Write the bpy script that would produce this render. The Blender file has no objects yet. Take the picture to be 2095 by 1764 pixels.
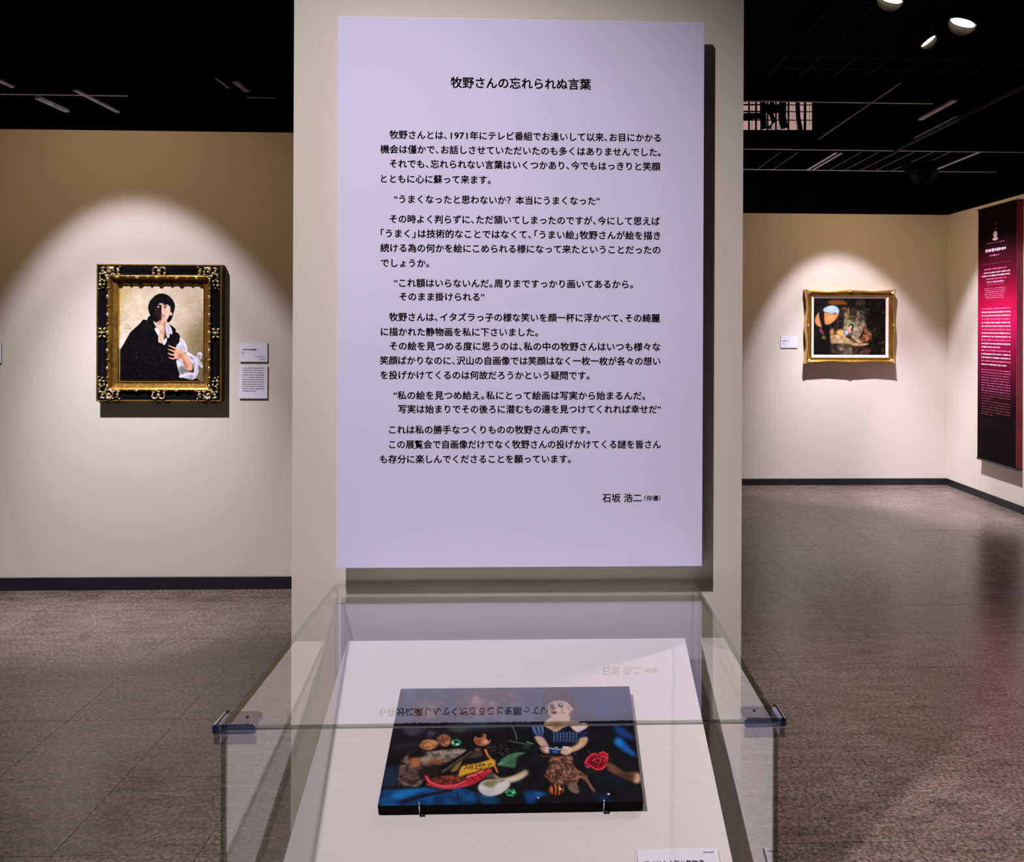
import bpy, bmesh, math, random
import numpy as np
from mathutils import Vector, Matrix

random.seed(7)
rng = np.random.default_rng(11)
scene = bpy.context.scene

# ------------------------------------------------------------------ camera
F, PX, PY, IW, IH = 1700.0, 1166.0, 672.0, 2095.0, 1764.0
H, YAW, ROLL = 1.6, math.radians(2.0), 0.0044
cam_data = bpy.data.cameras.new("camera")
cam = bpy.data.objects.new("camera", cam_data)
scene.collection.objects.link(cam)
cam_data.sensor_fit = 'HORIZONTAL'
cam_data.sensor_width = 36.0
cam_data.lens = F * 36.0 / IW
cam_data.shift_x = (IW / 2 - PX) / IW
cam_data.shift_y = (PY - IH / 2) / IW
cam_data.clip_start = 0.05
cam.matrix_world = (Matrix.Translation((0, 0, H)) @ Matrix.Rotation(-YAW, 4, 'Z')
                    @ Matrix.Rotation(math.pi / 2, 4, 'X') @ Matrix.Rotation(ROLL, 4, 'Z'))
scene.camera = cam

# ------------------------------------------------------------------ world, exposure
world = bpy.data.worlds.new("world"); scene.world = world
world.use_nodes = True
world.node_tree.nodes['Background'].inputs[0].default_value = (0.9, 0.8, 0.75, 1)
world.node_tree.nodes['Background'].inputs[1].default_value = 0.0
scene.view_settings.view_transform = 'Standard'
scene.view_settings.look = 'None'
scene.view_settings.exposure = 0.0
scene.view_settings.gamma = 1.0
scene.view_settings.use_curve_mapping = False
scene.cycles.use_denoising = True
scene.cycles.max_bounces = 8
scene.cycles.diffuse_bounces = 3
scene.cycles.adaptive_threshold = 0.02
scene.cycles.transparent_max_bounces = 24
scene.cycles.glossy_bounces = 5
scene.cycles.sample_clamp_indirect = 4.0

# ------------------------------------------------------------------ museum spotlights, added fills
WARM = (1.0, 0.94, 0.92)
def spot(name, loc, target, power, size, blend=0.4, radius=0.03, col=WARM):
    d = bpy.data.lights.new(name, 'SPOT')
    d.energy = power; d.spot_size = math.radians(size); d.spot_blend = blend
    d.shadow_soft_size = radius; d.color = col
    o = bpy.data.objects.new(name, d); scene.collection.objects.link(o)
    o.location = loc
    o.rotation_euler = (Vector(target) - Vector(loc)).to_track_quat('-Z', 'Y').to_euler()
    return o
SPILL = (1.0, 0.68, 0.36)
def museum_spot(name, loc, target, power, size, blend, spill, spill_size=100, col=(0.87, 0.845, 1.0), core=0, radius=0.03):
    """gallery spotlight: sharp beam plus the yellowish spill of its reflector"""
    spot(name, loc, target, power, size, blend, radius, col)
    if core: spot(name + "_core", loc, (target[0], target[1], 0.1), core, 42, 1.0, 0.03, col)     # hot centre of the reflector
    if spill: spot(name + "_spill", loc, target, spill, spill_size, 1.0, 0.03, SPILL)
museum_spot("spot_text_panel", (-1.45, 0.04, 4.90), (0.26, 2.04, 0.30), 920, 42, 1.0, 0, 80, (1.0, 0.93, 0.97), radius=0.06)
museum_spot("spot_portrait", (-2.62, 3.85, 3.52), (-2.36, 5.14, 0.72), 200, 50, 0.40, 40, 130, core=540)
museum_spot("spot_next_painting", (-5.0, 3.85, 3.52), (-4.74, 5.14, 0.72), 220, 50, 0.45, 12, 130, core=440)
museum_spot("spot_wall_end", (-0.70, 3.85, 3.52), (-0.44, 5.14, 0.72), 150, 44, 0.45, 8, 130)
museum_spot("spot_cave_painting", (2.80, 7.16, 3.52), (3.16, 8.45, 0.72), 255, 50, 0.40, 42, 130, core=600)
museum_spot("spot_banner", (2.91, 7.15, 3.52), (4.2, 7.45, 0.72), 300, 52, 0.45, 30, 130, core=560)
spot("fill_floor_left", (-3.0, 2.3, 4.8), (-2.5, 2.7, 0.0), 330, 50, 0.8, 0.05, (0.97, 0.90, 0.90))  # added unseen light for the left floor, kept off the middle wall
spot("fill_floor_right", (1.8, 2.45, 4.6), (1.6, 2.6, 0.0), 560, 60, 1.0, 0.05, (1.0, 0.90, 0.90))  # added unseen light that brightens the near right floor
# added unseen lights behind the partitions, brightening the ceiling rails from below
def rail_fill(name, loc, power):
    d = bpy.data.lights.new(name, 'POINT'); d.energy = power; d.shadow_soft_size = 0.08; d.color = (1.0, 0.86, 0.92)
    o = bpy.data.objects.new(name, d); o.location = loc; scene.collection.objects.link(o)
rail_fill("rail_fill_right", (3.6, 10.1, 1.2), 55)
rail_fill("rail_fill_left", (-3.8, 7.6, 1.2), 32)

# ------------------------------------------------------------------ pixel -> place helpers (measuring the photograph)
def ray(x, y):
    dx, dy = x - PX, y - PY
    c, s = math.cos(ROLL), math.sin(ROLL)
    a, b = dx * c + dy * s, -dx * s + dy * c
    fw = Vector((math.sin(YAW), math.cos(YAW), 0)); rt = Vector((math.cos(YAW), -math.sin(YAW), 0))
    return fw + rt * (a / F) - Vector((0, 0, 1)) * (b / F)
def atY(x, y, Y):
    d = ray(x, y); t = Y / d.y
    return Vector((0, 0, H)) + d * t
def atX(x, y, X):
    d = ray(x, y); t = X / d.x
    return Vector((0, 0, H)) + d * t
def atZ(x, y, Z):
    d = ray(x, y); t = (Z - H) / d.z
    return Vector((0, 0, H)) + d * t
def atPlane(x, y, p, n):
    d = ray(x, y); o = Vector((0, 0, H))
    return o + d * ((p - o).dot(n) / d.dot(n))

# ------------------------------------------------------------------ materials
def srgb(r, g, b):
    f = lambda c: (c / 255) / 12.92 if c / 255 <= 0.04045 else ((c / 255 + 0.055) / 1.055) ** 2.4
    return (f(r), f(g), f(b), 1.0)
def mat(name, col, rough=0.6, metal=0.0, spec=0.5, noise=None, bump=None, coat=0.0):
    m = bpy.data.materials.new(name); m.use_nodes = True
    nt = m.node_tree; p = nt.nodes['Principled BSDF']
    p.inputs['Base Color'].default_value = col
    p.inputs['Roughness'].default_value = rough
    p.inputs['Metallic'].default_value = metal
    p.inputs['Specular IOR Level'].default_value = spec
    p.inputs['Coat Weight'].default_value = coat
    tc = nt.nodes.new('ShaderNodeTexCoord')
    if noise:
        scale, amt = noise
        n = nt.nodes.new('ShaderNodeTexNoise'); n.inputs['Scale'].default_value = scale; n.inputs['Detail'].default_value = 5
        nt.links.new(tc.outputs['Object'], n.inputs['Vector'])
        r = nt.nodes.new('ShaderNodeValToRGB')
        r.color_ramp.elements[0].position = 0.3; r.color_ramp.elements[1].position = 0.7
        r.color_ramp.elements[0].color = tuple(c * (1 - amt) for c in col[:3]) + (1,)
        r.color_ramp.elements[1].color = tuple(min(1, c * (1 + amt)) for c in col[:3]) + (1,)
        nt.links.new(n.outputs['Fac'], r.inputs['Fac']); nt.links.new(r.outputs['Color'], p.inputs['Base Color'])
    if bump:
        scale, st = bump
        n = nt.nodes.new('ShaderNodeTexNoise'); n.inputs['Scale'].default_value = scale; n.inputs['Detail'].default_value = 4
        nt.links.new(tc.outputs['Object'], n.inputs['Vector'])
        b = nt.nodes.new('ShaderNodeBump'); b.inputs['Strength'].default_value = st; b.inputs['Distance'].default_value = 0.01
        nt.links.new(n.outputs['Fac'], b.inputs['Height']); nt.links.new(b.outputs['Normal'], p.inputs['Normal'])
    return m
M = {}
M['wall'] = mat('wall_paint', (0.72, 0.645, 0.56, 1), 0.75, spec=0.25, noise=(1.3, 0.015), bump=(60, 0.03))
M['black_wall'] = mat('black_paint', (0.004, 0.004, 0.004, 1), 0.95, spec=0.05, noise=(3, 0.2))
M['baseboard'] = mat('baseboard_vinyl', (0.012, 0.013, 0.016, 1), 0.45, spec=0.4, noise=(6, 0.2))
M['panel'] = mat('panel_board', (0.74, 0.715, 0.93, 1), 0.8, spec=0.2, noise=(2.0, 0.012))
M['ink'] = mat('ink', (0.004, 0.004, 0.006, 1), 0.7, spec=0.2, noise=(80, 0.2))
M['grey_ink'] = mat('grey_ink', (0.16, 0.15, 0.19, 1), 0.7, spec=0.2, noise=(80, 0.2))
M['label'] = mat('label_card', (0.78, 0.74, 0.82, 1), 0.8, spec=0.2, noise=(4, 0.012))
M['label_edge'] = mat('label_edge', (0.03, 0.025, 0.02, 1), 0.8, spec=0.2, noise=(40, 0.1))
M['gold'] = mat('gilding', (0.64, 0.36, 0.075, 1), 0.30, metal=0.9, noise=(40, 0.25), bump=(90, 0.15))
M['gold_bright'] = mat('bright_gilding', (0.98, 0.72, 0.34, 1), 0.24, metal=0.85, noise=(60, 0.15), bump=(140, 0.2))
M['gold_dark'] = mat('dark_gilding', (0.30, 0.165, 0.028, 1), 0.42, metal=0.7, noise=(25, 0.4), bump=(70, 0.2))  # brown gold; on the portrait's outer moulding it stands in for shade
M['lacquer'] = mat('black_lacquer', (0.004, 0.004, 0.005, 1), 0.28, spec=0.5, noise=(20, 0.2))
M['mat_board'] = mat('linen_liner', (0.88, 0.74, 0.69, 1), 0.8, spec=0.2, noise=(200, 0.05))
M['canvas_edge'] = mat('black_canvas_edge', (0.003, 0.003, 0.003, 1), 0.8, spec=0.08, noise=(60, 0.2))
M['white_board'] = mat('white_board', (0.70, 0.635, 0.63, 1), 0.7, spec=0.3, noise=(2, 0.012))
M['plinth'] = mat('plinth_paint', (0.72, 0.65, 0.57, 1), 0.7, spec=0.3, noise=(2, 0.015))
M['metal'] = mat('satin_steel', (0.7, 0.7, 0.72, 1), 0.25, metal=1.0, noise=(60, 0.08))
M['rubber'] = mat('black_rubber', (0.006, 0.006, 0.006, 1), 0.6, spec=0.3, noise=(60, 0.2))
M['screw'] = mat('screw_black', (0.01, 0.01, 0.012, 1), 0.3, metal=0.6, noise=(90, 0.2))
M['lamp_black'] = mat('lamp_housing_black', (0.005, 0.005, 0.005, 1), 0.7, spec=0.15, noise=(20, 0.2))
M['lamp_inside'] = mat('lamp_hood_inside', (0.070, 0.058, 0.040, 1), 0.6, spec=0.2, noise=(20, 0.1))
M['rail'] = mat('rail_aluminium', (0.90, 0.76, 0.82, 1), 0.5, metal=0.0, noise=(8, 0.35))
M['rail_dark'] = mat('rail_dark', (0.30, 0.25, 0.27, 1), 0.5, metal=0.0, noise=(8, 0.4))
M['wire'] = mat('grid_wire', (0.012, 0.012, 0.010, 1), 0.7, noise=(8, 0.4))

def emit(name, col, s, noise=None):
    m = bpy.data.materials.new(name); m.use_nodes = True
    nt = m.node_tree; nt.nodes.remove(nt.nodes['Principled BSDF'])
    e = nt.nodes.new('ShaderNodeEmission'); e.inputs[0].default_value = col; e.inputs[1].default_value = s
    if noise:
        n = nt.nodes.new('ShaderNodeTexNoise'); n.inputs['Scale'].default_value = noise
        tc = nt.nodes.new('ShaderNodeTexCoord'); nt.links.new(tc.outputs['Object'], n.inputs['Vector'])
        r = nt.nodes.new('ShaderNodeValToRGB')
        r.color_ramp.elements[0].color = tuple(c * 0.62 for c in col[:3]) + (1,); r.color_ramp.elements[1].color = col
        r.color_ramp.elements[0].position = 0.3; r.color_ramp.elements[1].position = 0.7
        nt.links.new(n.outputs['Fac'], r.inputs['Fac']); nt.links.new(r.outputs['Color'], e.inputs[0])
    nt.links.new(e.outputs[0], nt.nodes['Material Output'].inputs[0]); return m
M['lens'] = emit('lamp_lens_lit', (1.0, 0.97, 0.86, 1), 6.0)
M['lit_pane'] = emit('lit_window_pane', srgb(205, 168, 160), 0.8, noise=0.8)

def acrylic(name, tint, ior=1.6, extra=0.0, rough=0.0):
    """clear sheet: mirror-like by Fresnel, otherwise see-through"""
    m = bpy.data.materials.new(name); m.use_nodes = True
    nt = m.node_tree; nt.nodes.remove(nt.nodes['Principled BSDF'])
    tr = nt.nodes.new('ShaderNodeBsdfTransparent'); tr.inputs[0].default_value = tint
    gl = nt.nodes.new('ShaderNodeBsdfGlossy'); gl.inputs['Roughness'].default_value = rough
    gl.inputs[0].default_value = (0.97, 0.97, 1.0, 1)
    # both faces of a thin sheet reflect almost in one place: 2R/(1+R) on the face that is met first
    geo = nt.nodes.new('ShaderNodeNewGeometry')
    fr = nt.nodes.new('ShaderNodeFresnel'); fr.inputs['IOR'].default_value = ior
    def math_(op, a, b, clamp=False):
        n = nt.nodes.new('ShaderNodeMath'); n.operation = op; n.use_clamp = clamp
        for i, q in enumerate((a, b)):
            if isinstance(q, float): n.inputs[i].default_value = q
            else: nt.links.new(q, n.inputs[i])
        return n.outputs[0]
    R2 = math_('DIVIDE', math_('MULTIPLY', fr.outputs[0], 2.0), math_('ADD', fr.outputs[0], 1.0))
    ad_ = math_('ADD', R2, float(extra), True)
    front = math_('SUBTRACT', 1.0, geo.outputs['Backfacing'])
    fac = math_('MULTIPLY', ad_, front)
    mx = nt.nodes.new('ShaderNodeMixShader')
    nt.links.new(fac, mx.inputs[0]); nt.links.new(tr.outputs[0], mx.inputs[1]); nt.links.new(gl.outputs[0], mx.inputs[2])
    nt.links.new(mx.outputs[0], nt.nodes['Material Output'].inputs[0])
    return m
M['glass'] = acrylic('clear_acrylic', (0.985, 0.985, 0.978, 1), 1.75)
M['glass_edge'] = acrylic('acrylic_cut_edge', (0.62, 0.65, 0.60, 1), 1.6, 0.15, 0.15)
M['clip'] = acrylic('clear_plastic_clip', (0.88, 0.88, 0.93, 1), 1.55, 0.12, 0.05)
M['clip_bar'] = acrylic('blue_tinted_plastic', (0.66, 0.70, 0.89, 1), 1.6, 0.28, 0.05)

# floor: worn brown tile with a waxed sheen
def floor_mat():
    m = bpy.data.materials.new('floor_tile_brown'); m.use_nodes = True
    nt = m.node_tree; p = nt.nodes['Principled BSDF']; L = nt.links
    geo = nt.nodes.new('ShaderNodeNewGeometry')
    def nz(scale, detail, rough=0.6, stretch=None):
        n = nt.nodes.new('ShaderNodeTexNoise'); n.inputs['Scale'].default_value = scale
        n.inputs['Detail'].default_value = detail; n.inputs['Roughness'].default_value = rough
        if stretch:
            mp = nt.nodes.new('ShaderNodeMapping'); mp.inputs['Scale'].default_value = stretch
            L.new(geo.outputs['Position'], mp.inputs['Vector']); L.new(mp.outputs[0], n.inputs['Vector'])
        else:
            L.new(geo.outputs['Position'], n.inputs['Vector'])
        return n
    a = nz(1.1, 6); b = nz(72, 3, 0.75); c = nz(9, 5, 0.7, (0.6, 2.2, 1))
    def ramp(src, c0, c1, p0=0.35, p1=0.65):
        r = nt.nodes.new('ShaderNodeValToRGB'); r.color_ramp.elements[0].position = p0; r.color_ramp.elements[1].position = p1
        r.color_ramp.elements[0].color = c0; r.color_ramp.elements[1].color = c1
        L.new(src, r.inputs['Fac']); return r
    ra = ramp(a.outputs['Fac'], (0.105, 0.076, 0.062, 1), (0.185, 0.145, 0.132, 1))
    rb = ramp(b.outputs['Fac'], (0.50, 0.48, 0.46, 1), (1.75, 1.70, 1.66, 1), 0.40, 0.64)
    rc = ramp(c.outputs['Fac'], (0.55, 0.52, 0.50, 1), (1.12, 1.12, 1.12, 1), 0.30, 0.56)
    def mul(x, y):
        k = nt.nodes.new('ShaderNodeMix'); k.data_type = 'RGBA'; k.blend_type = 'MULTIPLY'; k.inputs[0].default_value = 1
        L.new(x, k.inputs[6]); L.new(y, k.inputs[7]); return k.outputs[2]
    oi = nt.nodes.new('ShaderNodeObjectInfo')
    ro = ramp(oi.outputs['Random'], (0.94, 0.94, 0.94, 1), (1.05, 1.05, 1.05, 1), 0, 1)
    L.new(mul(mul(mul(ra.outputs[0], rb.outputs[0]), rc.outputs[0]), ro.outputs[0]), p.inputs['Base Color'])
    rr = nt.nodes.new('ShaderNodeMapRange'); rr.inputs[3].default_value = 0.16; rr.inputs[4].default_value = 0.36
    L.new(c.outputs['Fac'], rr.inputs[0]); L.new(rr.outputs[0], p.inputs['Roughness'])
    p.inputs['Specular IOR Level'].default_value = 0.75
    bp = nt.nodes.new('ShaderNodeBump'); bp.inputs['Strength'].default_value = 0.10; bp.inputs['Distance'].default_value = 0.004
    ad = nt.nodes.new('ShaderNodeMath'); ad.operation = 'ADD'; L.new(b.outputs['Fac'], ad.inputs[0]); L.new(c.outputs['Fac'], ad.inputs[1])
    L.new(ad.outputs[0], bp.inputs['Height']); L.new(bp.outputs[0], p.inputs['Normal'])
    return m
M['floor'] = floor_mat()
M['grout'] = mat('floor_joint', (0.065, 0.050, 0.043, 1), 0.7, noise=(30, 0.2))

# ------------------------------------------------------------------ mesh helpers
ROOT = {}
def mesh(name, verts, faces, mats, midx=None, smooth=False):
    me = bpy.data.meshes.new(name)
    me.from_pydata([tuple(v) for v in verts], [], faces)
    for m in (mats if isinstance(mats, (list, tuple)) else [mats]): me.materials.append(m)
    if midx is not None: me.polygons.foreach_set('material_index', midx)
    if smooth: me.polygons.foreach_set('use_smooth', [True] * len(me.polygons))
    me.update(); return me
def link(name, me, parent=None, origin=(0, 0, 0)):
    """me in world coordinates; the object's origin goes to `origin` (or to the parent's)"""
    o = bpy.data.objects.new(name, me); scene.collection.objects.link(o)
    if parent is not None:
        og = ROOT[parent.name]; o.parent = parent; ROOT[o.name] = og
    else:
        og = Vector(origin); o.location = og; ROOT[o.name] = og
    if og.length > 0 and me is not None: me.transform(Matrix.Translation(-og))
    return o
def thing(name, label, cat, loc, group=None):
    o = bpy.data.objects.new(name, None); scene.collection.objects.link(o)
    o.empty_display_size = 0.05; o.location = loc; ROOT[o.name] = Vector(loc)
    tag(o, label, cat, group); return o
def tag(o, label=None, cat=None, group=None, kind=None):
    if label: o['label'] = label
    if cat: o['category'] = cat
    if group: o['group'] = group
    if kind: o['kind'] = kind
    return o
def struct(name, me, label=None, origin=(0, 0, 0)):
    o = link(name, me, None, origin); o['kind'] = 'structure'
    if label: o['label'] = label
    return o
BOXF = [(0, 3, 2, 1), (4, 5, 6, 7), (0, 1, 5, 4), (1, 2, 6, 5), (2, 3, 7, 6), (3, 0, 4, 7)]
def boxv(x0, x1, y0, y1, z0, z1):
    return [(x0, y0, z0), (x1, y0, z0), (x1, y1, z0), (x0, y1, z0), (x0, y0, z1), (x1, y0, z1), (x1, y1, z1), (x0, y1, z1)]
def box(name, b, m, bevel=0.0, segs=2):
    me = mesh(name, boxv(*b), BOXF, m)
    if bevel:
        bm = bmesh.new(); bm.from_mesh(me)
        bmesh.ops.bevel(bm, geom=list(bm.edges), offset=bevel, segments=segs, affect='EDGES', profile=0.5)
        bm.to_mesh(me); bm.free()
    return me
class MB:
    def __init__(s): s.v = []; s.f = []; s.m = []
    def add(s, v, f, mi=0):
        k = len(s.v); s.v += [tuple(p) for p in v]; s.f += [tuple(i + k for i in q) for q in f]; s.m += [mi] * len(f)
    def box(s, *b, mi=0): s.add(boxv(*b), BOXF, mi)
    def tube(s, pts, r, n=8, mi=0, cap=True):
        pts = [Vector(p) for p in pts]; rr = r if isinstance(r, (list, tuple)) else [r] * len(pts)
        vs = []; fs = []
        for i, p in enumerate(pts):
            t = (pts[min(i + 1, len(pts) - 1)] - pts[max(i - 1, 0)]).normalized()
            a = t.cross(Vector((0, 0, 1)) if abs(t.z) < 0.9 else Vector((1, 0, 0))).normalized(); b = t.cross(a)
            for k in range(n):
                q = 2 * math.pi * k / n; vs.append(p + (a * math.cos(q) + b * math.sin(q)) * rr[i])
        for i in range(len(pts) - 1):
            for k in range(n):
                fs.append((i * n + k, i * n + (k + 1) % n, (i + 1) * n + (k + 1) % n, (i + 1) * n + k))
        if cap: fs += [tuple(range(n))[::-1], tuple(range((len(pts) - 1) * n, len(pts) * n))]
        s.add(vs, fs, mi)
    def ell(s, c, r, rot=0.0, nu=10, nv=6, mi=0):
        """ellipsoid, rotated by `rot` about the wall normal (Y)"""
        vs = []; fs = []; cr, sr = math.cos(rot), math.sin(rot)
        for i in range(nv + 1):
            th = math.pi * i / nv
            for k in range(nu):
                ph = 2 * math.pi * k / nu
                x = r[0] * math.sin(th) * math.cos(ph); z = r[2] * math.sin(th) * math.sin(ph); y = r[1] * math.cos(th)
                vs.append((c[0] + x * cr - z * sr, c[1] + y, c[2] + x * sr + z * cr))
        for i in range(nv):
            for k in range(nu): fs.append((i * nu + k, i * nu + (k + 1) % nu, (i + 1) * nu + (k + 1) % nu, (i + 1) * nu + k))
        s.add(vs, fs, mi)
    def mesh(s, name, mats, smooth=False): return mesh(name, s.v, s.f, mats, s.m, smooth)

# ------------------------------------------------------------------ glyphs (built-in font, flat lettering)
class Lettering:
    def __init__(s): s.cache = {}
    def load(s, chars, offset=0.0):
        todo = [c for c in sorted(set(chars)) if c not in s.cache and c not in ' \u3000']
        objs = []
        for c in todo:
            cu = bpy.data.curves.new('glyph', 'FONT'); cu.body = c; cu.size = 1.0; cu.resolution_u = 3
            o = bpy.data.objects.new('glyph', cu); scene.collection.objects.link(o); objs.append((c, o, cu))
        bpy.context.view_layer.update()
        dg = bpy.context.evaluated_depsgraph_get()
        for c, o, cu in objs:
            ev = o.evaluated_get(dg); me = ev.to_mesh()
            n = len(me.vertices); co = np.zeros(n * 3, np.float32); me.vertices.foreach_get('co', co)
            s.cache[c] = (co.reshape(-1, 3)[:, :2].copy(), [tuple(p.vertices) for p in me.polygons])
            ev.to_mesh_clear()
        for c, o, cu in objs:
            bpy.data.objects.remove(o); bpy.data.curves.remove(cu)
    HALF = '、。，．」）』'
    HALF_L = '「（『'
    def line(s, text, offset=0.0):
        """-> verts (n,2) in em, faces, pen width"""
        s.load(text, offset); vs = []; fs = []; pen = 0.0; k = 0
        for c in text:
            if c == '\u3000': pen += 1; continue
            if c == ' ': pen += 0.3; continue
            co, pf = s.cache[c]
            sh, adv = 0.0, 1.0
            if c in s.HALF: adv = 0.55
            elif c in s.HALF_L: sh, adv = -0.45, 0.55
            elif c.isdigit():
                lo, hi = co[:, 0].min(), co[:, 0].max(); co = co * np.array([1.12, 1.0]); sh, adv = 0.29 - (lo + hi) * 0.56, 0.58
            elif ord(c) < 0x2100:
                lo, hi = co[:, 0].min(), co[:, 0].max(); sh, adv = -lo + 0.04, (hi - lo) + 0.09
            for ox, oy in ([(0, 0)] if not offset else [(-offset, 0), (offset, 0), (0, -offset * 0.7), (0, offset * 0.7)]):   # heavier stroke: printed a hair apart
                q = co.copy(); q[:, 0] += pen + sh + ox; q[:, 1] += oy; vs.append(q)
                fs += [tuple(i + k for i in f) for f in pf]; k += len(co)
            pen += adv
        return np.concatenate(vs), fs, pen
LT = Lettering()
def put_text(name, text, origin, ux, uz, width, size, m, parent, offset=0.0, label=None):
    """lettering laid flat in the plane (ux, uz): left-centre at origin, fitted to `width`, em height `size`"""
    v, f, pen = LT.line(text, offset)
    lo, hi = v[:, 0].min(), v[:, 0].max()
    sx = width / (hi - lo)
    out = [origin + ux * float((x - lo) * sx) + uz * float((y - 0.36) * size) for x, y in v]
    o = link(name, mesh(name, out, f, m), parent)
    if label: o['label'] = label
    return o

# ================================================================== THE ROOM
YP = 2.04            # face of the middle wall
YL = 5.14            # left wall face
YF = 8.45            # far wall face
XR = 4.20            # right wall face
WH = 2.79            # partition height
# floor tiles
TS, TG = 0.44, 0.0015
fl = struct('floor', box('floor', (-6.3, 9.0, -4.3, 13.2, -0.12, -0.0035), M['grout']), 'brown tiled gallery floor with a dull waxed sheen')
tm = mesh('tile', boxv(TG / 2, TS - TG / 2, TG / 2, TS - TG / 2, -0.004, 0.0), BOXF, M['floor'])
def in_view(x, y):
    d = y * math.cos(YAW) + x * math.sin(YAW)
    if d < 0.9: return False
    px = PX + F * (x * math.cos(YAW) - y * math.sin(YAW)) / d
    py = PY + F * H / d
    if not (-120 < px < IW + 120 and py < IH + 160): return False
    if px < 600 and y > YL: return False
    if px > 590 and px < 1520 and y > YP + 0.3 and 640 < px < 1480: return False
    if y > YF or x > XR: return False
    return True
rest = MB(); x0, y0 = 2.05 - 20 * TS, 3.44 - 18 * TS
for i in range(40):
    for j in range(40):
        X, Y = x0 + i * TS, y0 + j * TS
        if X < -6.3 or X > 8.6 or Y < -4.3 or Y > 12.8: continue
        if any(in_view(X + a, Y + b) for a in (0, TS) for b in (0, TS)):
            t = bpy.data.objects.new('tile', tm); scene.collection.objects.link(t)
            t.location = (X, Y, random.uniform(-0.0003, 0.0)); t.parent = fl
            t.rotation_euler = (random.uniform(-1, 1) * 0.0007, random.uniform(-1, 1) * 0.0007, 0)
        else:
            rest.add([(a + X, b + Y, c) for a, b, c in boxv(TG / 2, TS - TG / 2, TG / 2, TS - TG / 2, -0.004, 0.0)], BOXF)
o = link('tiles_beyond_view', rest.mesh('tiles_beyond_view', M['floor']), fl); o['kind'] = 'stuff'

struct('ceiling', box('ceiling', (-6.3, 9.0, -4.3, 13.2, 5.4, 5.5), M['black_wall']), 'black ceiling above the partitions')
def wall(name, b, label, m='wall', base=None):
    w = struct(name, box(name, b, M[m]), label)
    return w
PL, PR = atY(599, 660, YP).x, atY(1519, 660, YP).x
wall('wall_middle', (PL, PR, YP, YP + 0.32, 0, WH), 'narrow cream partition behind the text panel')
wall('wall_left', (-6.2, 0.25, YL, YL + 0.14, 0, WH), 'cream partition carrying the portrait')
wall('wall_far', (-1.2, XR + 0.14, YF, YF + 0.14, 0, WH), 'cream partition carrying the small landscape')
wall('wall_right', (XR, XR + 0.14, -4.2, YF, 0, WH), 'cream partition carrying the crimson banner')
wall('wall_hall', (-6.3, 9.0, 13.2, 13.3, 0, 5.5), 'black back wall of the hall', 'black_wall')
wall('wall_hall_side', (9.0, 9.1, -4.3, 13.3, 0, 5.5), 'black right wall of the hall', 'black_wall')
wall('wall_hall_end', (-6.45, -6.35, -4.3, 13.3, 0, 5.5), 'black left wall of the hall', 'black_wall')
wall('wall_hall_back', (-6.3, 9.0, -4.5, -4.4, 0, 5.5), 'black wall behind the visitor', 'black_wall')
BH = 0.078
def baseboard(name, b, label): struct(name, box(name, b, M['baseboard'], 0.002, 1), label)
baseboard('baseboard_left', (-6.2, 0.255, YL - 0.008, YL, 0, BH), 'black skirting below the portrait wall')
baseboard('baseboard_far', (-1.2, XR, YF - 0.008, YF, 0, BH - 0.01), 'black skirting along the far wall')
baseboard('baseboard_right', (XR - 0.008, XR, -4.2, YF - 0.009, 0, BH - 0.01), 'dark skirting along the banner wall')
baseboard('baseboard_middle', (PL - 0.0, PR + 0.0, YP - 0.008, YP, 0, BH), 'black skirting of the narrow partition')

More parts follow.
